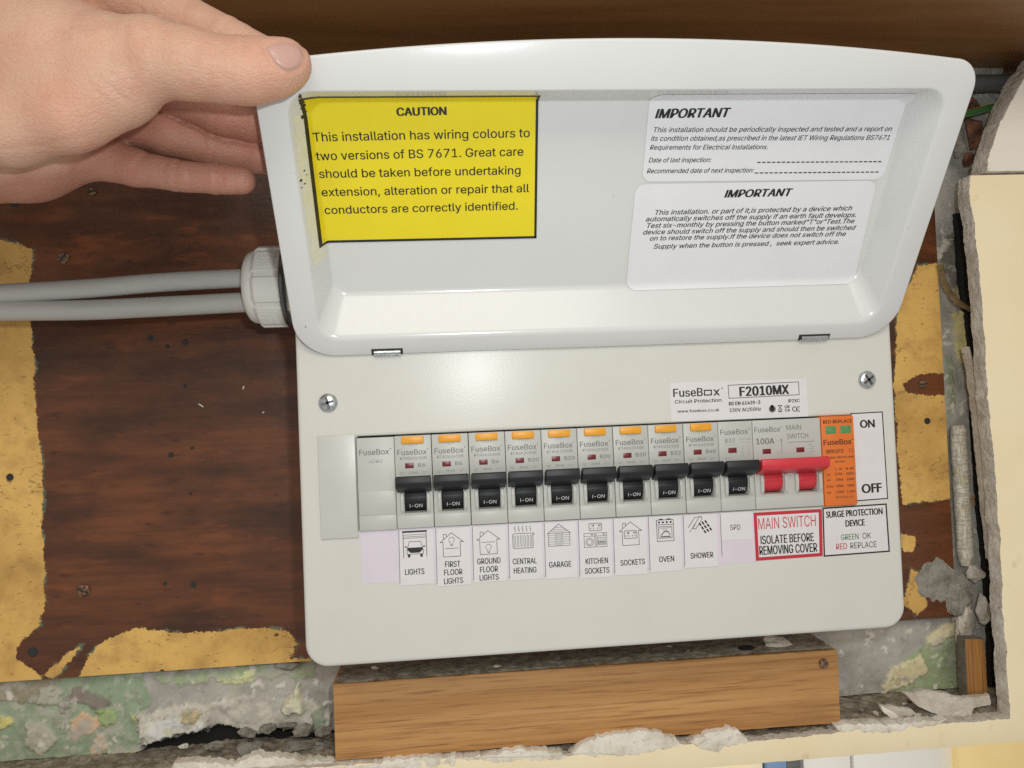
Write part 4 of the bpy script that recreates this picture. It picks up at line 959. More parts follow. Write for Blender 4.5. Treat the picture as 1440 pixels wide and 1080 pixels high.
GRP = 'circuit breakers in a row'
def breaker(i, code, rating_, lab):
    x0 = 18.0 * i + RNG.uniform(-.06, .06); t = thing('circuit_breaker', lab, 'circuit breaker', (x0 + 9, 8, -45), GRP)
    b = module_body(18, x0)
    printed(b, x0, [('t', 'TEST', 6.6, 11.6, -5.2, 1.0, 3, .0), ('t', 'FuseBox', 1.3, 15.6, -9.4, 2.6, 2, .012), ('r', 16.0, 16.5, -7.0, -6.5, 2), ('t', code, 2.6, 15.4, -11.7, 1.35, 2, .0),
                    ('t', rating_, 11.2, 11.2 + 1.75 * len(rating_), -15.4, 1.75, 2, .012), ('t', '30mA', 6.6, 11, -18.6, 1.15, 2, .0), ('r', 2.0, 4.6, -17.9, -17.7, 3), ('r', 2.2, 4.2, -18.5, -18.3, 3), ('r', 3.1, 3.4, -19.2, -18.5, 3), ('r', 13.0, 15.6, -18.0, -17.8, 3), ('r', 13.4, 14.4, -18.6, -18.4, 3)])
    to_local(b.build('body', MODMATS), t)
    b = MB(); b.box(x0 + 3.6, x0 + 14.4, YF - 1.3, YF + 2, -3.9, -.4, .4); b.box(x0 + 3.9, x0 + 14.1, YF - 1.0, YF + 2, -3.95, -3.7, .1); to_local(b.build('test_button', M['yellow_btn']), t)
    b = MB(); b.box(x0 + 4.9, x0 + 9.1, YF - .12, YF + 1, -15.9, -13.4, .08); to_local(b.build('indicator', M['flag']), t)
    tg = MB(); r_ = rocker(x0, 4.0, 14.6, 0, 'I-ON'); h_ = handle(x0, .7, 17.4, 0, 8.5 + RNG.uniform(-.35, .35))
    for q in (r_, h_): n0 = len(tg.v); tg.v += q.v; tg.f += [tuple(k + n0 for k in f) for f in q.f]; tg.m += q.m
    to_local(tg.build('toggle', [M['black_plastic'], M['ink_white']]), t)
NAMES = ['lights with a car', 'first floor lights', 'ground floor lights', 'central heating', 'garage', 'kitchen sockets', 'sockets', 'oven', 'shower']
CODES = ['RTA060630B'] * 3 + ['RTA062030B'] * 4 + ['RTA063230B', 'RTA064030B']; RT = ['B6'] * 3 + ['B20'] * 4 + ['B32', 'B40']
for i in range(9):
    breaker(i, CODES[i], RT[i], f'grey breaker with black toggle and amber button, above the {NAMES[i]} label')
# plain breaker without a test button
x0 = 162.0; t = thing('circuit_breaker', 'grey breaker with black toggle but no amber button, above the SPD label', 'circuit breaker', (x0 + 9, 8, -45), GRP)
b = module_body(18, x0)
printed(b, x0, [('t', 'FuseBox', 1.2, 15.6, -6.6, 2.6, 2, .006), ('r', 16.0, 16.5, -4.4, -3.9, 2), ('t', 'B32', 3.4, 8.6, -10.6, 2.0, 2, .0), ('r', 3.4, 9.2, -11.9, -11.7, 3), ('t', 'LU073400', 11.0, 17, -9.6, .9, 3, 0), ('r', 12, 17, -11, -10.85, 3), ('l', [(12.4, -12.6), (12.4, -18.2)], .16, 3), ('l', [(15.6, -12.6), (15.6, -15.2), (14.7, -16.6)], .16, 3), ('l', [(15.6, -17), (15.6, -18.6)], .16, 3), ('r', 3.0, 6.2, -18.6, -18.3, 3)])
to_local(b.build('body', MODMATS), t)
b = MB(); b.box(x0 + 4.9, x0 + 9.3, YF - .12, YF + 1, -15.9, -13.3, .08); to_local(b.build('indicator', M['flag']), t)
tg = MB(); r_ = rocker(x0, 4.0, 14.6, 0, 'I-ON'); h_ = handle(x0, .7, 17.4, 0, 8.5 + RNG.uniform(-.35, .35))
for q in (r_, h_): n0 = len(tg.v); tg.v += q.v; tg.f += [tuple(k + n0 for k in f) for f in q.f]; tg.m += q.m
to_local(tg.build('toggle', [M['black_plastic'], M['ink_white']]), t)
# blank module with maker name at the left end
x0 = -18.2; t = thing('blank_module', 'plain grey blank module without a toggle, left of the first breaker', 'blank module', (x0 + 9, 8, -45))
b = MB(); b.box(x0 + .1, x0 + 18.1, YF, 9, -45.2, -.3, .3); b.box(x0 + .3, x0 + 17.8, YF - .35, 2, -37.6, -26.0, .3); b.box(x0 + .15, x0 + 18.0, YF - .15, 2, -45.1, -38, .25)
printed(b, x0, [('t', 'FuseBox', 1.2, 15.6, -8.6, 2.7, 2, .012), ('r', 16.0, 16.6, -6.2, -5.6, 2), ('t', 'ADR6', 5.6, 12.2, -12.6, 1.7, 3, .0)])
to_local(b.build('body', MODMATS), t)
# main switch: two modules wide
x0 = 180.0; t = thing('main_switch', 'double width grey main switch with a wide red toggle bar', 'switch', (x0 + 18, 8, -45))
b = module_body(36, x0, ((4.6, 15.0), (22.8, 33.0)))
printed(b, x0, [('t', 'FuseBox', 1.0, 14.6, -6.2, 2.6, 2, .006), ('r', 15.0, 15.5, -4.2, -3.7, 2), ('t', 'MAIN', 17.8, 25.6, -5.6, 2.5, 2, 0), ('t', 'SWITCH', 17.8, 29.2, -10.0, 2.5, 2, 0), ('t', '100A', 1.6, 11.2, -12.2, 2.9, 2, .02),
                ('r', 18.4, 32.6, -12.1, -11.7, 3), ('l', [(14.9, -10), (14.9, -17.6)], .2, 2), ('l', [(14.4, -11), (14.9, -9.9), (15.4, -11)], .2, 2), ('t', '1', 12.6, 13.2, -11.4, 1.2, 3, 0), ('t', '2', 12.6, 13.6, -17.6, 1.2, 3, 0), ('l', [(29, -13.4), (30.4, -13.4), (31.6, -15)], .18, 3), ('l', [(29.6, -15.6), (32, -15.6)], .18, 3), ('l', [(29.6, -17.4), (32.4, -16.6)], .18, 3)])
to_local(b.build('body', MODMATS), t)
b = MB(); b.box(x0 + 4.8, x0 + 9.2, YF - .12, YF + 1, -17.2, -14.7, .08); b.box(x0 + 21.6, x0 + 25.8, YF - .12, YF + 1, -17.2, -14.7, .08)
b2 = MB(); b2.box(x0 + 4.8, x0 + 9.2, YF - .12, YF + 1, -17.2, -14.7, .08); to_local(b2.build('indicator', M['flag']), t)
b2 = MB(); b2.box(x0 + 22.6, x0 + 26.8, YF - .12, YF + 1, -17.2, -14.7, .08); to_local(b2.build('indicator', M['flag']), t)
tg = MB()
for q in (rocker(x0, 4.6, 15.0), rocker(x0, 22.8, 33.0), handle(x0, .5, 35.4, 0, 9.0)): n0 = len(tg.v); tg.v += q.v; tg.f += [tuple(k + n0 for k in f) for f in q.f]; tg.m += q.m
to_local(tg.build('toggle', M['red']), t)
# orange surge arrester
x0 = 216.1; w = 17.5; t = thing('surge_protector', 'orange surge protector module with two green windows at the right end', 'surge protector', (x0 + 9, 8, -45))
b = MB(); b.box(x0 + .1, x0 + w, YF - .4, 9, -45.3, .4, .5)
p = Print(lambda a, c, h: (x0 + a, YF - .25 - h, c))
for tx, xa, xb, zb, cap, bo in (('RED REPLACE', 1.0, 16.6, -3.2, 1.7, .02), ('FuseBox', .8, 15.8, -14.2, 2.7, .02), ('SPDCUT2', 1.8, 11.2, -18.4, 1.8, .02), ('T2', 14, 16.4, -18.4, 1.8, .0), ('SURGE PROTECTION', 2.4, 16.6, -21.2, 1.0, .012), ('DEVICE', 6.6, 11.8, -23.4, 1.0, .012), ('L-N', 6.4, 9.8, -27.2, 1.2, .016), ('N-PE', 12, 16.2, -27.2, 1.2, .016),
                            ('Uc', 1.8, 3.8, -29.8, 1.1, .012), ('275V~', 6.0, 10.8, -29.8, 1.2, .016), ('255V~', 12, 17, -29.8, 1.2, .016), ('In', 1.8, 3.6, -32.6, 1.1, .012), ('20kA', 6.4, 10.4, -32.6, 1.2, .016), ('20kA', 12.2, 16.2, -32.6, 1.2, .016), ('Imax', 1.4, 5.2, -35.8, 1.1, .012), ('40kA', 6.4, 10.4, -35.8, 1.2, .016), ('40kA', 12.2, 16.2, -35.8, 1.2, .016), ('Up', 1.4, 3.6, -38.9, 1.1, .012), ('1.5kV', 6.2, 10.6, -38.9, 1.2, .016), ('1.5kV', 12, 16.4, -38.9, 1.2, .016), ('EN 61643-11', 6, 15.4, -41.4, .9, .01)):
    p.text(tx, (xa, zb), (xb, zb), cap, 1, .2, bold=bo * 5)
p.rect(16.1, 16.7, -12.0, -11.4)
n0 = len(b.v); b.v += p.v; b.f += [tuple(k + n0 for k in f) for f in p.f]; b.m += p.m
to_local(b.build('body', [M['orange'], M['ink_dark_orange']]), t)
for a in (2.2, 10.2):
    b = MB(); b.box(x0 + a, x0 + a + 5.6, YF - .5, YF + .5, -8.6, -4.5, .1); 
    fr = MB(); fr.box(x0 + a - .4, x0 + a + 6.0, YF - .46, YF + .4, -9.0, -4.1, .1)
    o = to_local(b.build('window', M['green_win']), t)

# ================================================================== GLAND AND CABLES
gl = thing('cable_gland', 'large light grey plastic cable gland screwed into the left side of the fuse box', 'cable gland', (-46, 50, 83))
gc = at(378, 404, 50); GX = -57.0; gz = gc[2]
b = MB(); b.lathe([(-17, 21), (0, 21)], (GX, 50, gz), (-1, 0, 0), 6); to_local(b.build('hex_body', M['gland']), gl)
b = MB(); b.lathe([(-.6, 21.5), (.4, 22.6), (1.6, 22.6), (2.4, 21.8)], (GX, 50, gz), (-1, 0, 0), 48); to_local(b.build('washer', M['steel_dark']), gl)
b = MB(); prof_r = 22.6; v = []; f = []; NS = 96
def gr(t):                                                      # octagonal nut with ribbed grips
    a = (t * 8 / (2 * math.pi)) % 1; k = min(a, 1 - a); r = 22.3 - (1.1 if k < .09 else 0)
    return r * (1 - .03 * math.cos(math.pi * 2 * a) * .0)
NS = 160
for (dx_, sc) in ((-2.2, .985), (-2.8, 1.0), (-15.0, 1.0), (-16.5, .95), (-17.6, .88)):
    for k in range(NS):
        t_ = 2 * math.pi * k / NS; r = gr(t_ + .18) * sc; v.append((GX + dx_, 50 + r * math.cos(t_), gz + r * math.sin(t_)))
for i in range(4):
    for k in range(NS): f.append((i * NS + k, i * NS + (k + 1) % NS, (i + 1) * NS + (k + 1) % NS, (i + 1) * NS + k))
f.append(tuple(range(NS))); f.append(tuple(4 * NS + k for k in range(NS))[::-1]); b.add(v, f)
for face in range(8):                                           # fine ribs on alternate flats
    tc_ = -.18 + (face + .5) * math.pi / 4
    for k in range(-5, 6):
        if face % 2 == 0: continue
        t_ = tc_ + k * .045; r = 22.35; c = (50 + r * math.cos(t_), gz + r * math.sin(t_))
        b.tube([(GX - 4.6, c[0], c[1]), (GX - 14.6, c[0], c[1])], .28, 6)
to_local(b.build('nut', M['gland'], sharp=28), gl)
b = MB(); b.lathe([(15.5, 19.4), (18, 19.8), (20, 19.5), (21.6, 18.4), (22.8, 16.4), (23.4, 14), (23.5, 12.5)], (GX, 50, gz), (-1, 0, 0), 48); to_local(b.build('cap', M['gland'], sharp=60), gl)
def cable(px_pts, r, y0, lab):
    pts = [at(a, c, y0) for a, c in px_pts]; fine = []
    for i in range(len(pts) - 1):
        p0 = pts[max(i - 1, 0)]; p1 = pts[i]; p2 = pts[i + 1]; p3 = pts[min(i + 2, len(pts) - 1)]
        for k in range(8):
            t_ = k / 8; fine.append(.5 * ((2 * p1) + (-p0 + p2) * t_ + (2 * p0 - 5 * p1 + 4 * p2 - p3) * t_ ** 2 + (-p0 + 3 * p1 - 3 * p2 + p3) * t_ ** 3))
    fine.append(pts[-1]); b = MB(); b.tube(fine, r, 24); return b
b = cable([(-700, 462), (-260, 428), (-120, 419), (0, 413), (120, 406), (230, 397), (345, 391), (400, 389)], 5.15, 49, ''); 
tag(b.build('cable', M['cable'], loc=at(0, 413, 49)), 'upper of the two thick grey cables entering the gland', 'cable', 'grey cables into the gland')
b = cable([(-700, 470), (-260, 446), (-120, 440), (0, 437), (120, 436), (230, 431), (345, 425), (400, 423)], 5.5, 50.5, '')
tag(b.build('cable', M['cable'], loc=at(0, 437, 50)), 'lower of the two thick grey cables entering the gland', 'cable', 'grey cables into the gland')

# ================================================================== WOOD, PIPES, RUBBLE
zt_, zb_ = -142.6, -186.0
b = MB(); b.slab(jag([(-44.6, zb_ + 1), (254.5, zb_ - .5), (254.9, zt_ - 2), (254.0, zt_ - .3), (-44.5, zt_ + .6)], 6, .35, .2, 8), 66, 98, .5)
plank = b.build('plank', M['oak'], loc=(105, 82, zb_)); 
pr = thing('oak_plank', 'long brown oak plank under the fuse box, standing in the recess', 'plank', (105, 82, zb_))
plank.name = 'wood_block'; to_local(plank, pr)
p = at(1158, 933, 66); b = MB(); b.lathe([(0, 3.0), (.6, 2.9), (.9, 2.2), (1.0, .2)], (p[0], 66, p[2]), (0, -1, 0), 18); to_local(b.build('screw', M['rust']), pr)
X, Y_ = np.meshgrid(np.arange(-43, 253, 1.0), np.arange(66.8, 98.5, 1.0)); hz = zt_ + 1.0 + .5 * np.abs(noise2(X, Y_, .12, 61)) + .9 * np.clip(noise2(X, Y_, .3, 66), 0, 1) + .1
hz = hz - np.clip(68.6 - Y_, 0, 2) * .35
o = grid_mesh('dust_layer', X, Y_, hz, M['dust']); to_local(o, pr)
def rock(c, r, seed, mt, name, lab=None, cat=None, group=None, sub=3, parent=None, facets=True):
    b = bmesh.new(); bmesh.ops.create_icosphere(b, subdivisions=sub + 1, radius=1)
    rg = random.Random(seed * 31 + 5); planes = [(Vector((rg.gauss(0, 1), rg.gauss(0, 1), rg.gauss(0, 1))).normalized(), rg.uniform(.5, .85)) for _ in range(9 if facets else 0)]
    for v in b.verts:
        d = v.co.normalized(); k = 1 + .38 * mnoise.noise(d * 1.3 + Vector((seed, 0, 0))) + .22 * mnoise.noise(d * 3.4 + Vector((0, seed, 0))) + .10 * mnoise.noise(d * 9 + Vector((0, seed, 3)))
        for q, lim in planes:
            e = d.dot(q) * k
            if e > lim: k *= lim / e
        v.co = Vector((d.x * r[0], d.y * r[1], d.z * r[2])) * k + Vector(c)
    m = MB(); m.bm(b); o = m.build(name, mt, loc=c, sharp=32)
    if lab: tag(o, lab, cat, group)
    if parent: to_local(o, parent)
    return o
for k in range(14):     # bits of rubble lying on the plank
    x = RNG.uniform(-35, 245); y_ = RNG.uniform(70, 88); s_ = RNG.uniform(.8, 2.4)
    rock((x, y_, zt_ + s_ * .5 + .4), (s_ * RNG.uniform(1, 1.9), s_, s_ * .7), 20 + k, RNG.choice([M['mortar'], M['plaster_white'], M['mortar'], M['brick']]), 'rubble_chip', 'small chip of rubble on the dusty top edge of the oak plank', 'rubble', 'rubble chips on the plank', sub=2)
p = at(1095, 915, 78); rock((p[0], 78, zt_ + 2), (11, 6, 4), 61, M['plaster_white'], 'plaster_lump', 'pale plaster lump on top of the oak plank near its right end', 'rubble')
p = at(1050, 919, 74); rock((p[0], 74, zt_ + 1.6), (7, 4, 2.2), 63, M['darkhole'], 'rubble_chip', 'black crumb beside the pale plaster lump on the plank', 'rubble')
p = at(400, 943, 97); rock((p[0], 106, p[2]), (8, 4, 4), 66, M['mortar'], 'mortar_lump', 'dark lump on the wall beside the lower left corner of the fuse box', 'rubble')
# small oak offcut at the right
p0 = at(1356, 900, 84); p1 = at(1395, 982, 84)
b = MB(); b.slab([(p0[0], -187), (p1[0] - 2.4, -187), (p1[0] - 3.0, p0[2] - .4), (p0[0] + .6, p0[2] + .5)], 84, 92, .4, 0, 1)
tag(b.build('oak_offcut', [M['oak_up'], M['oak_end']], loc=(p0[0], 95, -187)), 'short upright oak offcut in the lower right corner of the recess', 'wood')
# big plaster shards
def shard(pts, y0, y1, mt, lab, seed, tilt=0, amp=.8):
    b = MB(); o = jag(P(pts, y0), 1.5, amp, .2, seed); b.slab(o, 0, y1 - y0, .4, 0)
    c = np.mean(o, axis=0); v = []
    for (x, y, z) in b.v:
        dz = z - c[1]; v.append((x, y0 + y + dz * tilt + .8 * mnoise.noise((x * .15, z * .15, seed)), z))
    b.v = v; return tag(b.build('plaster_shard', mt, loc=(c[0], y0, c[1])), lab, 'rubble', 'plaster shards on the recess floor')
shard([(1280, 980), (1320, 976), (1360, 984), (1396, 980), (1390, 990), (1366, 994), (1352, 1006), (1352, 1016), (1330, 1008), (1310, 1000), (1292, 994)], 76, 79.5, M['plaster_edge'], 'large grey plaster shard in front of the upright oak offcut', 5, .9)
shard([(1240, 992), (1256, 1000), (1262, 1008), (1256, 1012), (1244, 1004)], 72, 75, M['plaster_white'], 'small white plaster shard left of the large grey shard', 8, .5)
shard([(1244, 994), (1282, 998), (1290, 1004), (1270, 1008), (1252, 1004)], 78, 81, M['plaster_edge'], 'flat grey plaster shard behind the small white shard', 12, .9)
shard([(1350, 1000), (1372, 996), (1386, 1000), (1380, 1012), (1360, 1010)], 80, 83, M['mortar'], 'dark mortar shard right of the large grey shard', 15, .7)
for k in range(26):
    x = RNG.uniform(250, 350); y_ = RNG.uniform(68, 104); s_ = RNG.uniform(.7, 2.2)
    rock((x, y_, -189.6 + s_ * .5), (s_ * RNG.uniform(1, 1.8), s_, s_ * .8), 120 + k, RNG.choice([M['mortar'], M['plaster_edge'], M['plaster_white'], M['brick']]), 'rubble_chip', 'loose chip of rubble on the recess floor right of the plank', 'rubble', 'rubble chips on the recess floor', sub=2)
# torn white plaster along the strip
def torn(pts, seed, lab, y=YC - .5, th=7, amp=1.7):
    b = MB(); o = jag(P(pts, y), 1.0, amp, .26, seed); b.slab(o, y, y + th, .35, 0)
    c = np.mean(o, axis=0); b.v = [(x, y_ + 1.6 * mnoise.noise((x * .12, z * .2, seed)), z) for x, y_, z in b.v]
    tag(b.build('torn_plaster', M['plaster_white'], loc=(c[0], y, c[1])), lab, 'plaster', 'torn plaster along the cream strip')
torn([(800, 1062), (818, 1046), (860, 1032), (910, 1028), (945, 1036), (958, 1046), (930, 1056), (870, 1062)], 3, 'wide white torn plaster flap at the middle of the lower plank edge')
torn([(968, 1046), (1000, 1030), (1030, 1024), (1052, 1036), (1050, 1046), (1000, 1050)], 6, 'white torn plaster bump right of the wide flap')
torn([(640, 1066), (690, 1062), (730, 1052), (748, 1056), (790, 1058), (796, 1066), (700, 1072)], 9, 'narrow ragged white plaster left of the wide flap')
torn([(1172, 1020), (1200, 1018), (1250, 1020), (1300, 1014), (1330, 1014), (1300, 1024), (1240, 1030), (1180, 1028)], 12, 'ragged pale plaster on the strip below the plaster shards')
torn([(468, 1082), (520, 1074), (580, 1066), (640, 1064), (640, 1074), (560, 1082)], 15, 'ragged white plaster under the left half of the plank')
torn([(222, 1100), (250, 1070), (330, 1076), (350, 1062), (400, 1066), (470, 1072), (470, 1110)], 18, 'white torn plaster at the bottom edge left of the plank', y=YC + 4)
# left hollow: mortar lumps
for k, (px, py, r) in enumerate(((345, 1032, 4), (375, 1026, 4.4), (402, 1022, 4), (425, 1030, 5), (452, 1030, 4), (300, 1050, 4), (350, 1058, 6), (420, 1052, 7), (455, 1056, 6), (255, 1052, 2.2))):
    p = at(px, py, 96); rock((p[0], 98, p[2]), (r * 1.5, r, r * .8), 200 + k, (M['plaster_white'] if k == 9 else M['mortar']), 'mortar_lump', 'dark mortar lump in the hollow left of the oak plank' if k != 9 else 'white plaster crumb in the hollow at the lower left', 'rubble', 'mortar lumps in the left hollow', sub=3)
# right strip: scrim-wrapped conduit, mortar, stones, curl of paper
a = at(1346, 598, 104); c = at(1358, 795, 104); b = MB(); N_ = 26
b.tube([np.array(a) + (np.array(c) - np.array(a)) * k / N_ + np.array([.5 * mnoise.noise((k * .4, 0, 0)), 0, 0]) for k in range(N_ + 1)], 4.9, 16, taper=[.9] + [1 + .06 * mnoise.noise((k * .7, 3, 0)) for k in range(N_ - 4)] + [1.05, .98, .85, .6])
tag(b.build('conduit', M['tape'], loc=c), 'upright conduit wrapped in pale mesh tape right of the fuse box', 'conduit')
for k, (px, py, r, mt, lab) in enumerate(((1318, 818, (13, 2.6, 15), 'mortar', 'large grey mortar lump below the taped conduit'), (1350, 840, (10, 5, 14), 'mortar', 'grey mortar lump right of the large one'), (1376, 806, (6.5, 5, 6), 'plaster_edge', 'pale stone below the foot of the taped conduit'), (1362, 880, (6, 5, 15), 'plaster_edge', 'upright grey stone above the oak offcut'), (1386, 862, (5, 4, 14), 'plaster_edge', 'narrow grey stone wedged against the plasterboard edge'))):
    p = at(px, py, 98); rock((p[0], 101, p[2]), r, 300 + k, M[mt], 'mortar_lump' if mt == 'mortar' else 'stone', lab, 'rubble', sub=4, facets=mt != 'mortar')
pts = [at(1322, 372, 98), at(1326, 392, 97), at(1334, 410, 95), at(1346, 424, 91), at(1358, 432, 86), at(1369, 438, 80)]
b = MB(); V = []; Fq = []; K = len(pts)
fine = []
for i in range(K - 1):
    for k in range(5): fine.append(pts[i] + (pts[i + 1] - pts[i]) * k / 5)
fine.append(pts[-1])
for i, q in enumerate(fine):
    t_ = fine[min(i + 1, len(fine) - 1)] - fine[max(i - 1, 0)]; nn = np.array([-t_[2], 0, t_[0]]); nn /= np.linalg.norm(nn); w = 2.4 * (1 - .25 * abs(i / len(fine) - .5))
    V += [q + nn * w, q + nn * w * .4 + np.array([0, -1.2, 0]), q - nn * w * .4 + np.array([0, -1.2, 0]), q - nn * w, q + np.array([0, .8, 0])]
for i in range(len(fine) - 1):
    for k in range(5): Fq.append((i * 5 + k, i * 5 + (k + 1) % 5, (i + 1) * 5 + (k + 1) % 5, (i + 1) * 5 + k))
b.add(V, Fq); tag(b.build('peeling_strip', M['paper_old'], loc=pts[2]), 'curled strip of old brown paper peeling beside the open lid', 'strip')
# black slab in place of the shade in the gap behind the plasterboard edge
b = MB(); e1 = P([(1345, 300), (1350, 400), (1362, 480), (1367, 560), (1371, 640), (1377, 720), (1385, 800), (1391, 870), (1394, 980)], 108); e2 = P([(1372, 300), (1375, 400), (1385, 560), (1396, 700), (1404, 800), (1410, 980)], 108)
b.slab(jag(e1, 3, .7, .2, 44, closed=False) + e2[::-1], 108, 113, .4); tag(b.build('gap_shade', M['darkhole'], loc=(350, 108, -100)), 'dark slab standing in for the shade in the gap behind the plasterboard edge', 'gap_shade')
b = MB(); e1 = P([(1354, 488), (1361, 520), (1368, 580), (1374, 640), (1382, 720), (1390, 790)], 84); e2 = P([(1358, 488), (1365, 520), (1372, 580), (1379, 640), (1387, 720), (1395, 790)], 84)
b.slab(jag(e1, 2, .6, .25, 47, closed=False) + e2[::-1], 80, 86, .5); tag(b.build('paper_edge', M['plaster_edge'], loc=(350, 84, 0)), 'thin torn grey paper edge peeling along the cream panel', 'paper')
# top right: pipe, earth wire, stones and rough edge
b = cable([(1300, 118), (1360, 118), (1400, 117), (1440, 116), (1520, 115)], 5.6, 96, ''); tag(b.build('pipe', M['pipe'], loc=at(1400, 117, 96)), 'dark grey pipe running behind the top right corner of the lid', 'pipe')
b = cable([(1330, 163), (1360, 160), (1390, 152), (1420, 146), (1500, 138)], 2.4, 92, ''); bb = b
n_half = len(bb.f)
for i, fcs in enumerate(bb.f):
    if len(fcs) == 4 and (i % 24) in (0, 1, 2, 3, 4, 5, 20, 21, 22, 23): bb.m[i] = 1
tag(bb.build('earth_wire', [mat('green_sheath', srgb(70, 120, 62), .45, layers=((s3(200), 2, .4, .7, srgb(58, 104, 52), .7),)), mat('yellow_sheath', srgb(206, 176, 54), .45, layers=((s3(200), 2, .4, .7, srgb(190, 160, 44), .7),))], loc=at(1390, 152, 92)), 'green and yellow earth wire behind the top right corner of the lid', 'wire')
for k, (px, py, r, mt, lab) in enumerate(((1390, 98, (22, 5, 5), 'mortar', 'long grey mortar ridge under the shelf at top right'), (1425, 86, (16, 6, 5), 'plaster_edge', 'pale broken mortar ridge beside the white offcut'), (1375, 185, (7, 4, 14), 'brick', 'reddish stone below the earth wire'), (1362, 150, (14, 3, 8), 'brick', 'brown brick piece between the pipe and the earth wire'), (1353, 195, (5, 4, 12), 'mortar', 'grey stone beside the lid edge below the earth wire'), (1367, 222, (4, 3, 5), 'brick', 'small pinkish stone above the cream panel corner'))):
    p = at(px, py, 96); rock((p[0], 99, p[2]), r, 400 + k, M[mt], 'stone', lab, 'rubble', sub=4)
# patches on the right end of the board: bare brown scars
b = MB()

# ================================================================== HAND
def seg_d(Pn, a, c, ra, rc):
    ab = c - a; t = np.clip(((Pn - a) @ ab) / (ab @ ab), 0, 1).astype(np.float32)
    q = Pn - a - t[..., None] * ab; return np.sqrt((q * q).sum(-1)) - (ra + (rc - ra) * t)
def smin(a, c, k):
    h = np.clip(.5 + .5 * (c - a) / k, 0, 1); return c * (1 - h) + a * h - k * h * (1 - h)
def hp(px, py, y, r): return (at(px, py, y).astype(np.float32), r)
THUMB = [hp(404, 91, -84, 9.0), hp(385, 96, -85.5, 10.3), hp(350, 100, -87, 11.7), hp(314, 98, -88.5, 11.8), hp(262, 90, -89.5, 12.3), hp(210, 82, -88.5, 14.2), hp(150, 98, -84, 19.5), hp(90, 100, -78, 26), hp(10, 88, -68, 33), hp(-90, 80, -52, 35)]
INDEX = [hp(70, -30, -44, 15), hp(180, -6, -53, 11.6), hp(255, 27, -58, 10.2), hp(325, 60, -63.5, 9.0), hp(385, 88, -67, 8.0), hp(424, 103, -69, 7.0)]
MIDDLE = [hp(120, 90, -36, 13), hp(250, 130, -43, 9.6), hp(312, 160, -42, 9.0), hp(364, 173, -39, 8.8), hp(430, 190, -33, 8.2)]
RING = [hp(110, 148, -34, 13), hp(232, 188, -36, 8.4), hp(305, 210, -33, 7.2), hp(369, 222, -31, 7.0), hp(430, 234, -26, 6.6)]
PINKY = [hp(95, 208, -38, 12.0), hp(190, 236, -41, 7.6), hp(255, 248, -42, 6.5), hp(310, 252, -42.5, 6.3), hp(340, 254, -42, 5.9)]
PALM = [hp(150, 60, -42, 15), hp(100, 110, -40, 22), hp(90, 175, -38, 21), hp(40, 130, -44, 31), hp(30, 205, -44, 19.5), hp(-60, 205, -44, 22), hp(-60, 120, -44, 35), hp(-190, 120, -40, 38), hp(-420, 120, -30, 42)]
THENAR = [hp(168, 128, -87, 10.5), hp(100, 163, -88, 12.0), hp(15, 178, -84, 13.5), hp(-90, 178, -72, 17)]
def chain(Pn, pts, k):
    d = None
    for (a, ra), (c, rc) in zip(pts, pts[1:]):
        q = seg_d(Pn, a, c, ra, rc); d = q if d is None else smin(d, q, k)
    return d
def crease(Pn, j, axis, r, depth, width, off=0.0):
    ax = np.array(axis, np.float32); ax /= np.linalg.norm(ax); q = Pn - j; s_ = q @ ax - off
    rad = np.sqrt(np.maximum(0, (q * q).sum(-1) - (q @ ax) ** 2)); return depth * np.exp(-(s_ / width) ** 2) * (rad < r * 1.7)
NAIL = [(371, 66), (384, 61), (400, 58.5), (414, 61), (424, 67), (428, 76), (427, 87), (420, 96), (409, 101), (398, 99), (386, 90), (377, 78)]
CREASES = [([(314, 60), (318, 72), (317, 88)], .55, 2.4), ([(304, 62), (307, 74), (305, 86)], .4, 2.4), ([(326, 64), (329, 76)], .35, 2.2), ([(338, 66), (340, 80)], .25, 2.2),
           ([(138, 108), (160, 128), (180, 142)], .5, 2.8), ([(150, 100), (172, 122), (190, 134)], .35, 2.6), ([(120, 112), (150, 142), (168, 156)], .3, 2.6), ([(200, 40), (212, 60), (214, 84)], .25, 3.0),
           ([(198, 12), (204, 26), (202, 34)], .6, 2.6), ([(100, 30), (150, 52), (190, 60)], .2, 3.5), ([(0, 210), (60, 204), (120, 192)], .3, 3.0),
           ([(262, 232), (266, 248), (264, 262)], .45, 2.4), ([(310, 238), (313, 252), (311, 266)], .4, 2.4), ([(286, 190), (290, 206), (289, 222)], .45, 2.4), ([(300, 145), (304, 160), (303, 180)], .4, 2.4), ([(222, 205), (200, 222), (188, 232)], .5, 3.0), ([(120, 214), (150, 206), (186, 180)], .35, 3.0)]
NAIL_C = at(402, 79, -92.5).astype(np.float32)
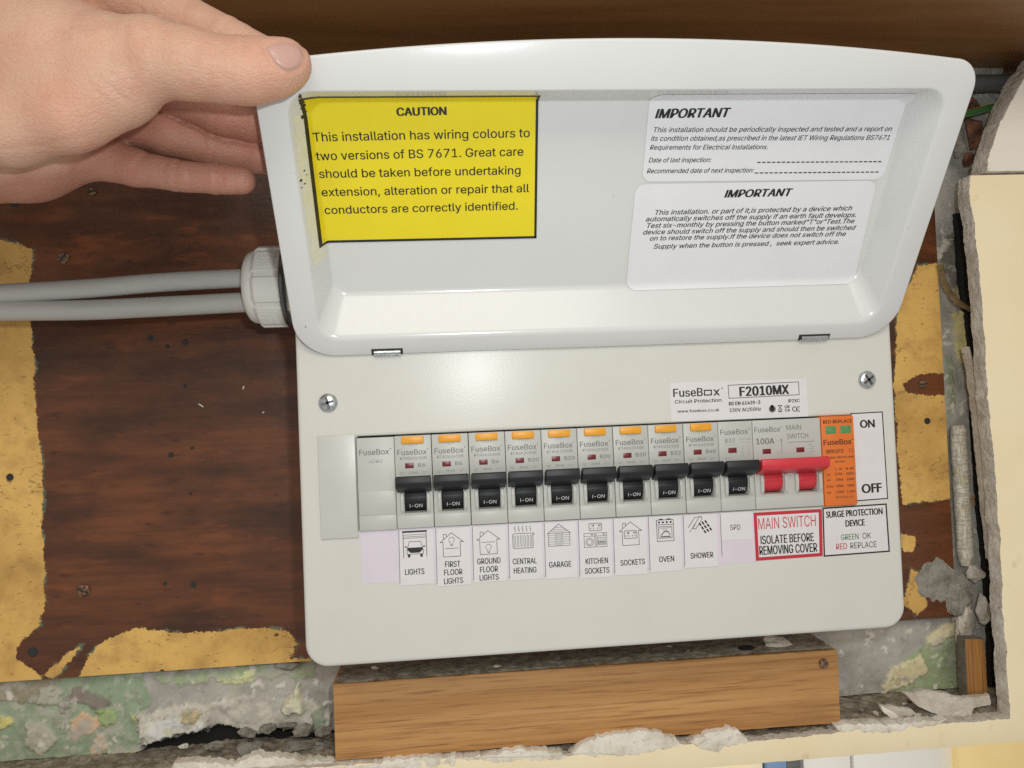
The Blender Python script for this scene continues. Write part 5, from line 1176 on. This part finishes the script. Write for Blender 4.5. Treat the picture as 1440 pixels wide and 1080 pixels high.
def hand_sdf(Pn):
    Pn = Pn.astype(np.float32)
    pm = None
    for a, c in ((0, 1), (1, 2), (1, 3), (2, 4), (3, 4), (4, 5), (3, 6), (5, 6), (6, 7), (7, 8)):
        q = seg_d(Pn, PALM[a][0], PALM[c][0], PALM[a][1], PALM[c][1]); pm = q if pm is None else smin(pm, q, 10)
    th = chain(Pn, THUMB, 3.0)
    for i, (dp, w, of) in ((3, (.7, 1.0, 0)), (3, (.5, .8, -2.4)), (3, (.5, .8, 2.2)), (3, (.35, .7, 4.4)), (2, (.3, .8, 0)), (5, (.4, 1.2, 0))): th = th + crease(Pn, THUMB[i][0], THUMB[i - 1][0] - THUMB[i + 1][0], THUMB[i][1], dp, w, of)
    tn = None
    for (a, ra), (c, rc) in zip(THENAR, THENAR[1:]):
        q = seg_d(Pn, a, c, ra, rc); tn = q if tn is None else smin(tn, q, 5)
    th = smin(th, tn, 10)
    D = smin(pm, th, 6)
    for ch in (INDEX, MIDDLE, RING, PINKY):
        f = chain(Pn, ch, 2.5)
        for i in (2, 3):
            f = f + crease(Pn, ch[i][0], ch[i + 1][0] - ch[i - 1][0], ch[i][1], .8, .95) + crease(Pn, ch[i][0], ch[i + 1][0] - ch[i - 1][0], ch[i][1], .45, .8, 2.4)
        D = np.minimum(D, smin(pm, f, 6))
    D = np.minimum(D, smin(th, chain(Pn, INDEX[:3], 3), 5) + 0.0)
    near = np.abs(D) < 3.5                                     # skin folds: thumb joint, web of the thumb, finger joints
    if near.any():
        q = (Pn[near] - CAM) @ ROT.T; u = 720 + F_PX * q[:, 0] / q[:, 2]; v = 540 + F_PX * q[:, 1] / q[:, 2]; g = np.zeros(len(u))
        for pts, dp, w in CREASES:
            d = np.full(len(u), 1e9)
            for (x0, y0), (x1, y1) in zip(pts, pts[1:]):
                ex, ey = x1 - x0, y1 - y0; t = np.clip(((u - x0) * ex + (v - y0) * ey) / (ex * ex + ey * ey), 0, 1); d = np.minimum(d, np.hypot(u - x0 - t * ex, v - y0 - t * ey))
            g = np.maximum(g, dp * np.exp(-(d / w) ** 2))
        D[near] = D[near] + g
    near = ((Pn - NAIL_C) ** 2).sum(-1) < 14 ** 2              # fold of skin round the nail
    if near.any():
        q = (Pn[near] - CAM) @ ROT.T; u = 720 + F_PX * q[:, 0] / q[:, 2]; v = 540 + F_PX * q[:, 1] / q[:, 2]
        sd = sdist(u, v, NAIL)
        D[near] = D[near] + .55 * np.exp(-((sd + .5) / 2.2) ** 2) - .25 * np.exp(-((sd + 6) / 3.0) ** 2)
    return np.maximum(D, -322.0 - Pn[..., 0])                   # the forearm ends outside the picture
def surface_nets(fn, lo, hi, h):
    xs = [np.arange(lo[i], hi[i] + h, h, dtype=np.float32) for i in range(3)]; n = [len(a) for a in xs]
    V = np.empty(n, np.float32)
    for i, x in enumerate(xs[0]):
        g = np.stack(np.meshgrid([x], xs[1], xs[2], indexing='ij'), -1); V[i] = fn(g)[0]
    S = V < 0
    corners = [(a, c, d) for a in (0, 1) for c in (0, 1) for d in (0, 1)]
    cs = np.stack([S[a:n[0] - 1 + a, c:n[1] - 1 + c, d:n[2] - 1 + d] for a, c, d in corners], -1); act = cs.any(-1) & ~cs.all(-1)
    cell = np.argwhere(act); idx = np.full(act.shape, -1, int); idx[act] = np.arange(len(cell))
    acc = np.zeros((len(cell), 3)); cnt = np.zeros(len(cell))
    cv = np.stack([V[cell[:, 0] + a, cell[:, 1] + c, cell[:, 2] + d] for a, c, d in corners], -1)
    for i in range(8):
        for j in range(i + 1, 8):
            di = [abs(corners[i][k] - corners[j][k]) for k in range(3)]
            if sum(di) != 1: continue
            m_ = (cv[:, i] < 0) != (cv[:, j] < 0); t = np.where(m_, cv[:, i] / (cv[:, i] - cv[:, j] + 1e-12), 0)
            p_ = np.array(corners[i]) + t[:, None] * (np.array(corners[j]) - np.array(corners[i])); acc += np.where(m_[:, None], p_, 0); cnt += m_
    vert = (cell + acc / cnt[:, None]) * h + np.array(lo)
    faces = []
    for ax in range(3):
        u, v = (ax + 1) % 3, (ax + 2) % 3; sl0 = [slice(None)] * 3; sl1 = [slice(None)] * 3; sl0[ax] = slice(0, -1); sl1[ax] = slice(1, None)
        e = np.argwhere(S[tuple(sl0)] != S[tuple(sl1)]); e = e[(e[:, u] > 0) & (e[:, v] > 0) & (e[:, u] < n[u] - 1) & (e[:, v] < n[v] - 1)]
        fl = S[e[:, 0], e[:, 1], e[:, 2]]; quad = []
        for (du, dv) in ((-1, -1), (0, -1), (0, 0), (-1, 0)):
            q = e.copy(); q[:, u] += du; q[:, v] += dv; quad.append(idx[q[:, 0], q[:, 1], q[:, 2]])
        quad = np.stack(quad, 1); quad[~fl] = quad[~fl][:, ::-1]; faces.append(quad[(quad >= 0).all(1)])
    return vert, np.concatenate(faces)
hv, hf = surface_nets(hand_sdf, (-326, -128, 60), (-14, 8, 236), 0.95)
# light smoothing of the voxel steps
ed = np.concatenate([hf[:, [0, 1]], hf[:, [1, 2]], hf[:, [2, 3]], hf[:, [3, 0]]])
for it in range(2):
    acc = np.zeros_like(hv); cnt = np.zeros(len(hv))
    np.add.at(acc, ed[:, 0], hv[ed[:, 1]]); np.add.at(acc, ed[:, 1], hv[ed[:, 0]]); np.add.at(cnt, ed[:, 0], 1); np.add.at(cnt, ed[:, 1], 1)
    hv = hv + .5 * (acc / cnt[:, None] - hv)
person = thing('person', 'bare left hand gripping the top left corner of the open lid, thumb in front', 'person', (-250, -60, 140))
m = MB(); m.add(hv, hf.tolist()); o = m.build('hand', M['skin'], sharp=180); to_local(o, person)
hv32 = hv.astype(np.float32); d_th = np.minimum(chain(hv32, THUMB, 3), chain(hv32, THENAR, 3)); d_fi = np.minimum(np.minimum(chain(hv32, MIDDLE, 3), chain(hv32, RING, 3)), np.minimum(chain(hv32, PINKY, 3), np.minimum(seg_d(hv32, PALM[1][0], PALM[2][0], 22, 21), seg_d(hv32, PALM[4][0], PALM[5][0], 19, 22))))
a_ = o.data.attributes.new('palmar_shade', 'FLOAT', 'POINT'); a_.data.foreach_set('value', np.clip((d_th - d_fi) / 6.0, 0, 1).astype(np.float32))
# thumbnail laid on the skin
def on_skin(px, py, off):
    d = ray(px, py); d = d / np.linalg.norm(d); t = 230.0
    for k in range(60):
        s_ = float(hand_sdf((CAM + d * t)[None, :])[0])
        t += s_ * .8
        if abs(s_) < .01: break
    return CAM + d * (t - off)
nail = NAIL
nc = np.mean(nail, axis=0); V = []; Fq = []; KR = 5; n_ = len(nail)
for r in range(KR + 1):
    for q in nail:
        c = nc + (np.array(q) - nc) * (1.0 if r == KR else (r + .6) / (KR + .4) * .985); V.append(on_skin(c[0], c[1], .55 if r < KR else -.3))
for r in range(KR):
    for k in range(n_): Fq.append((r * n_ + k, r * n_ + (k + 1) % n_, (r + 1) * n_ + (k + 1) % n_, (r + 1) * n_ + k))
Fq.append(tuple(range(n_))); m = MB(); m.add(V, Fq); o = to_local(m.build('thumbnail', M['nail_plate'], sharp=80), person)
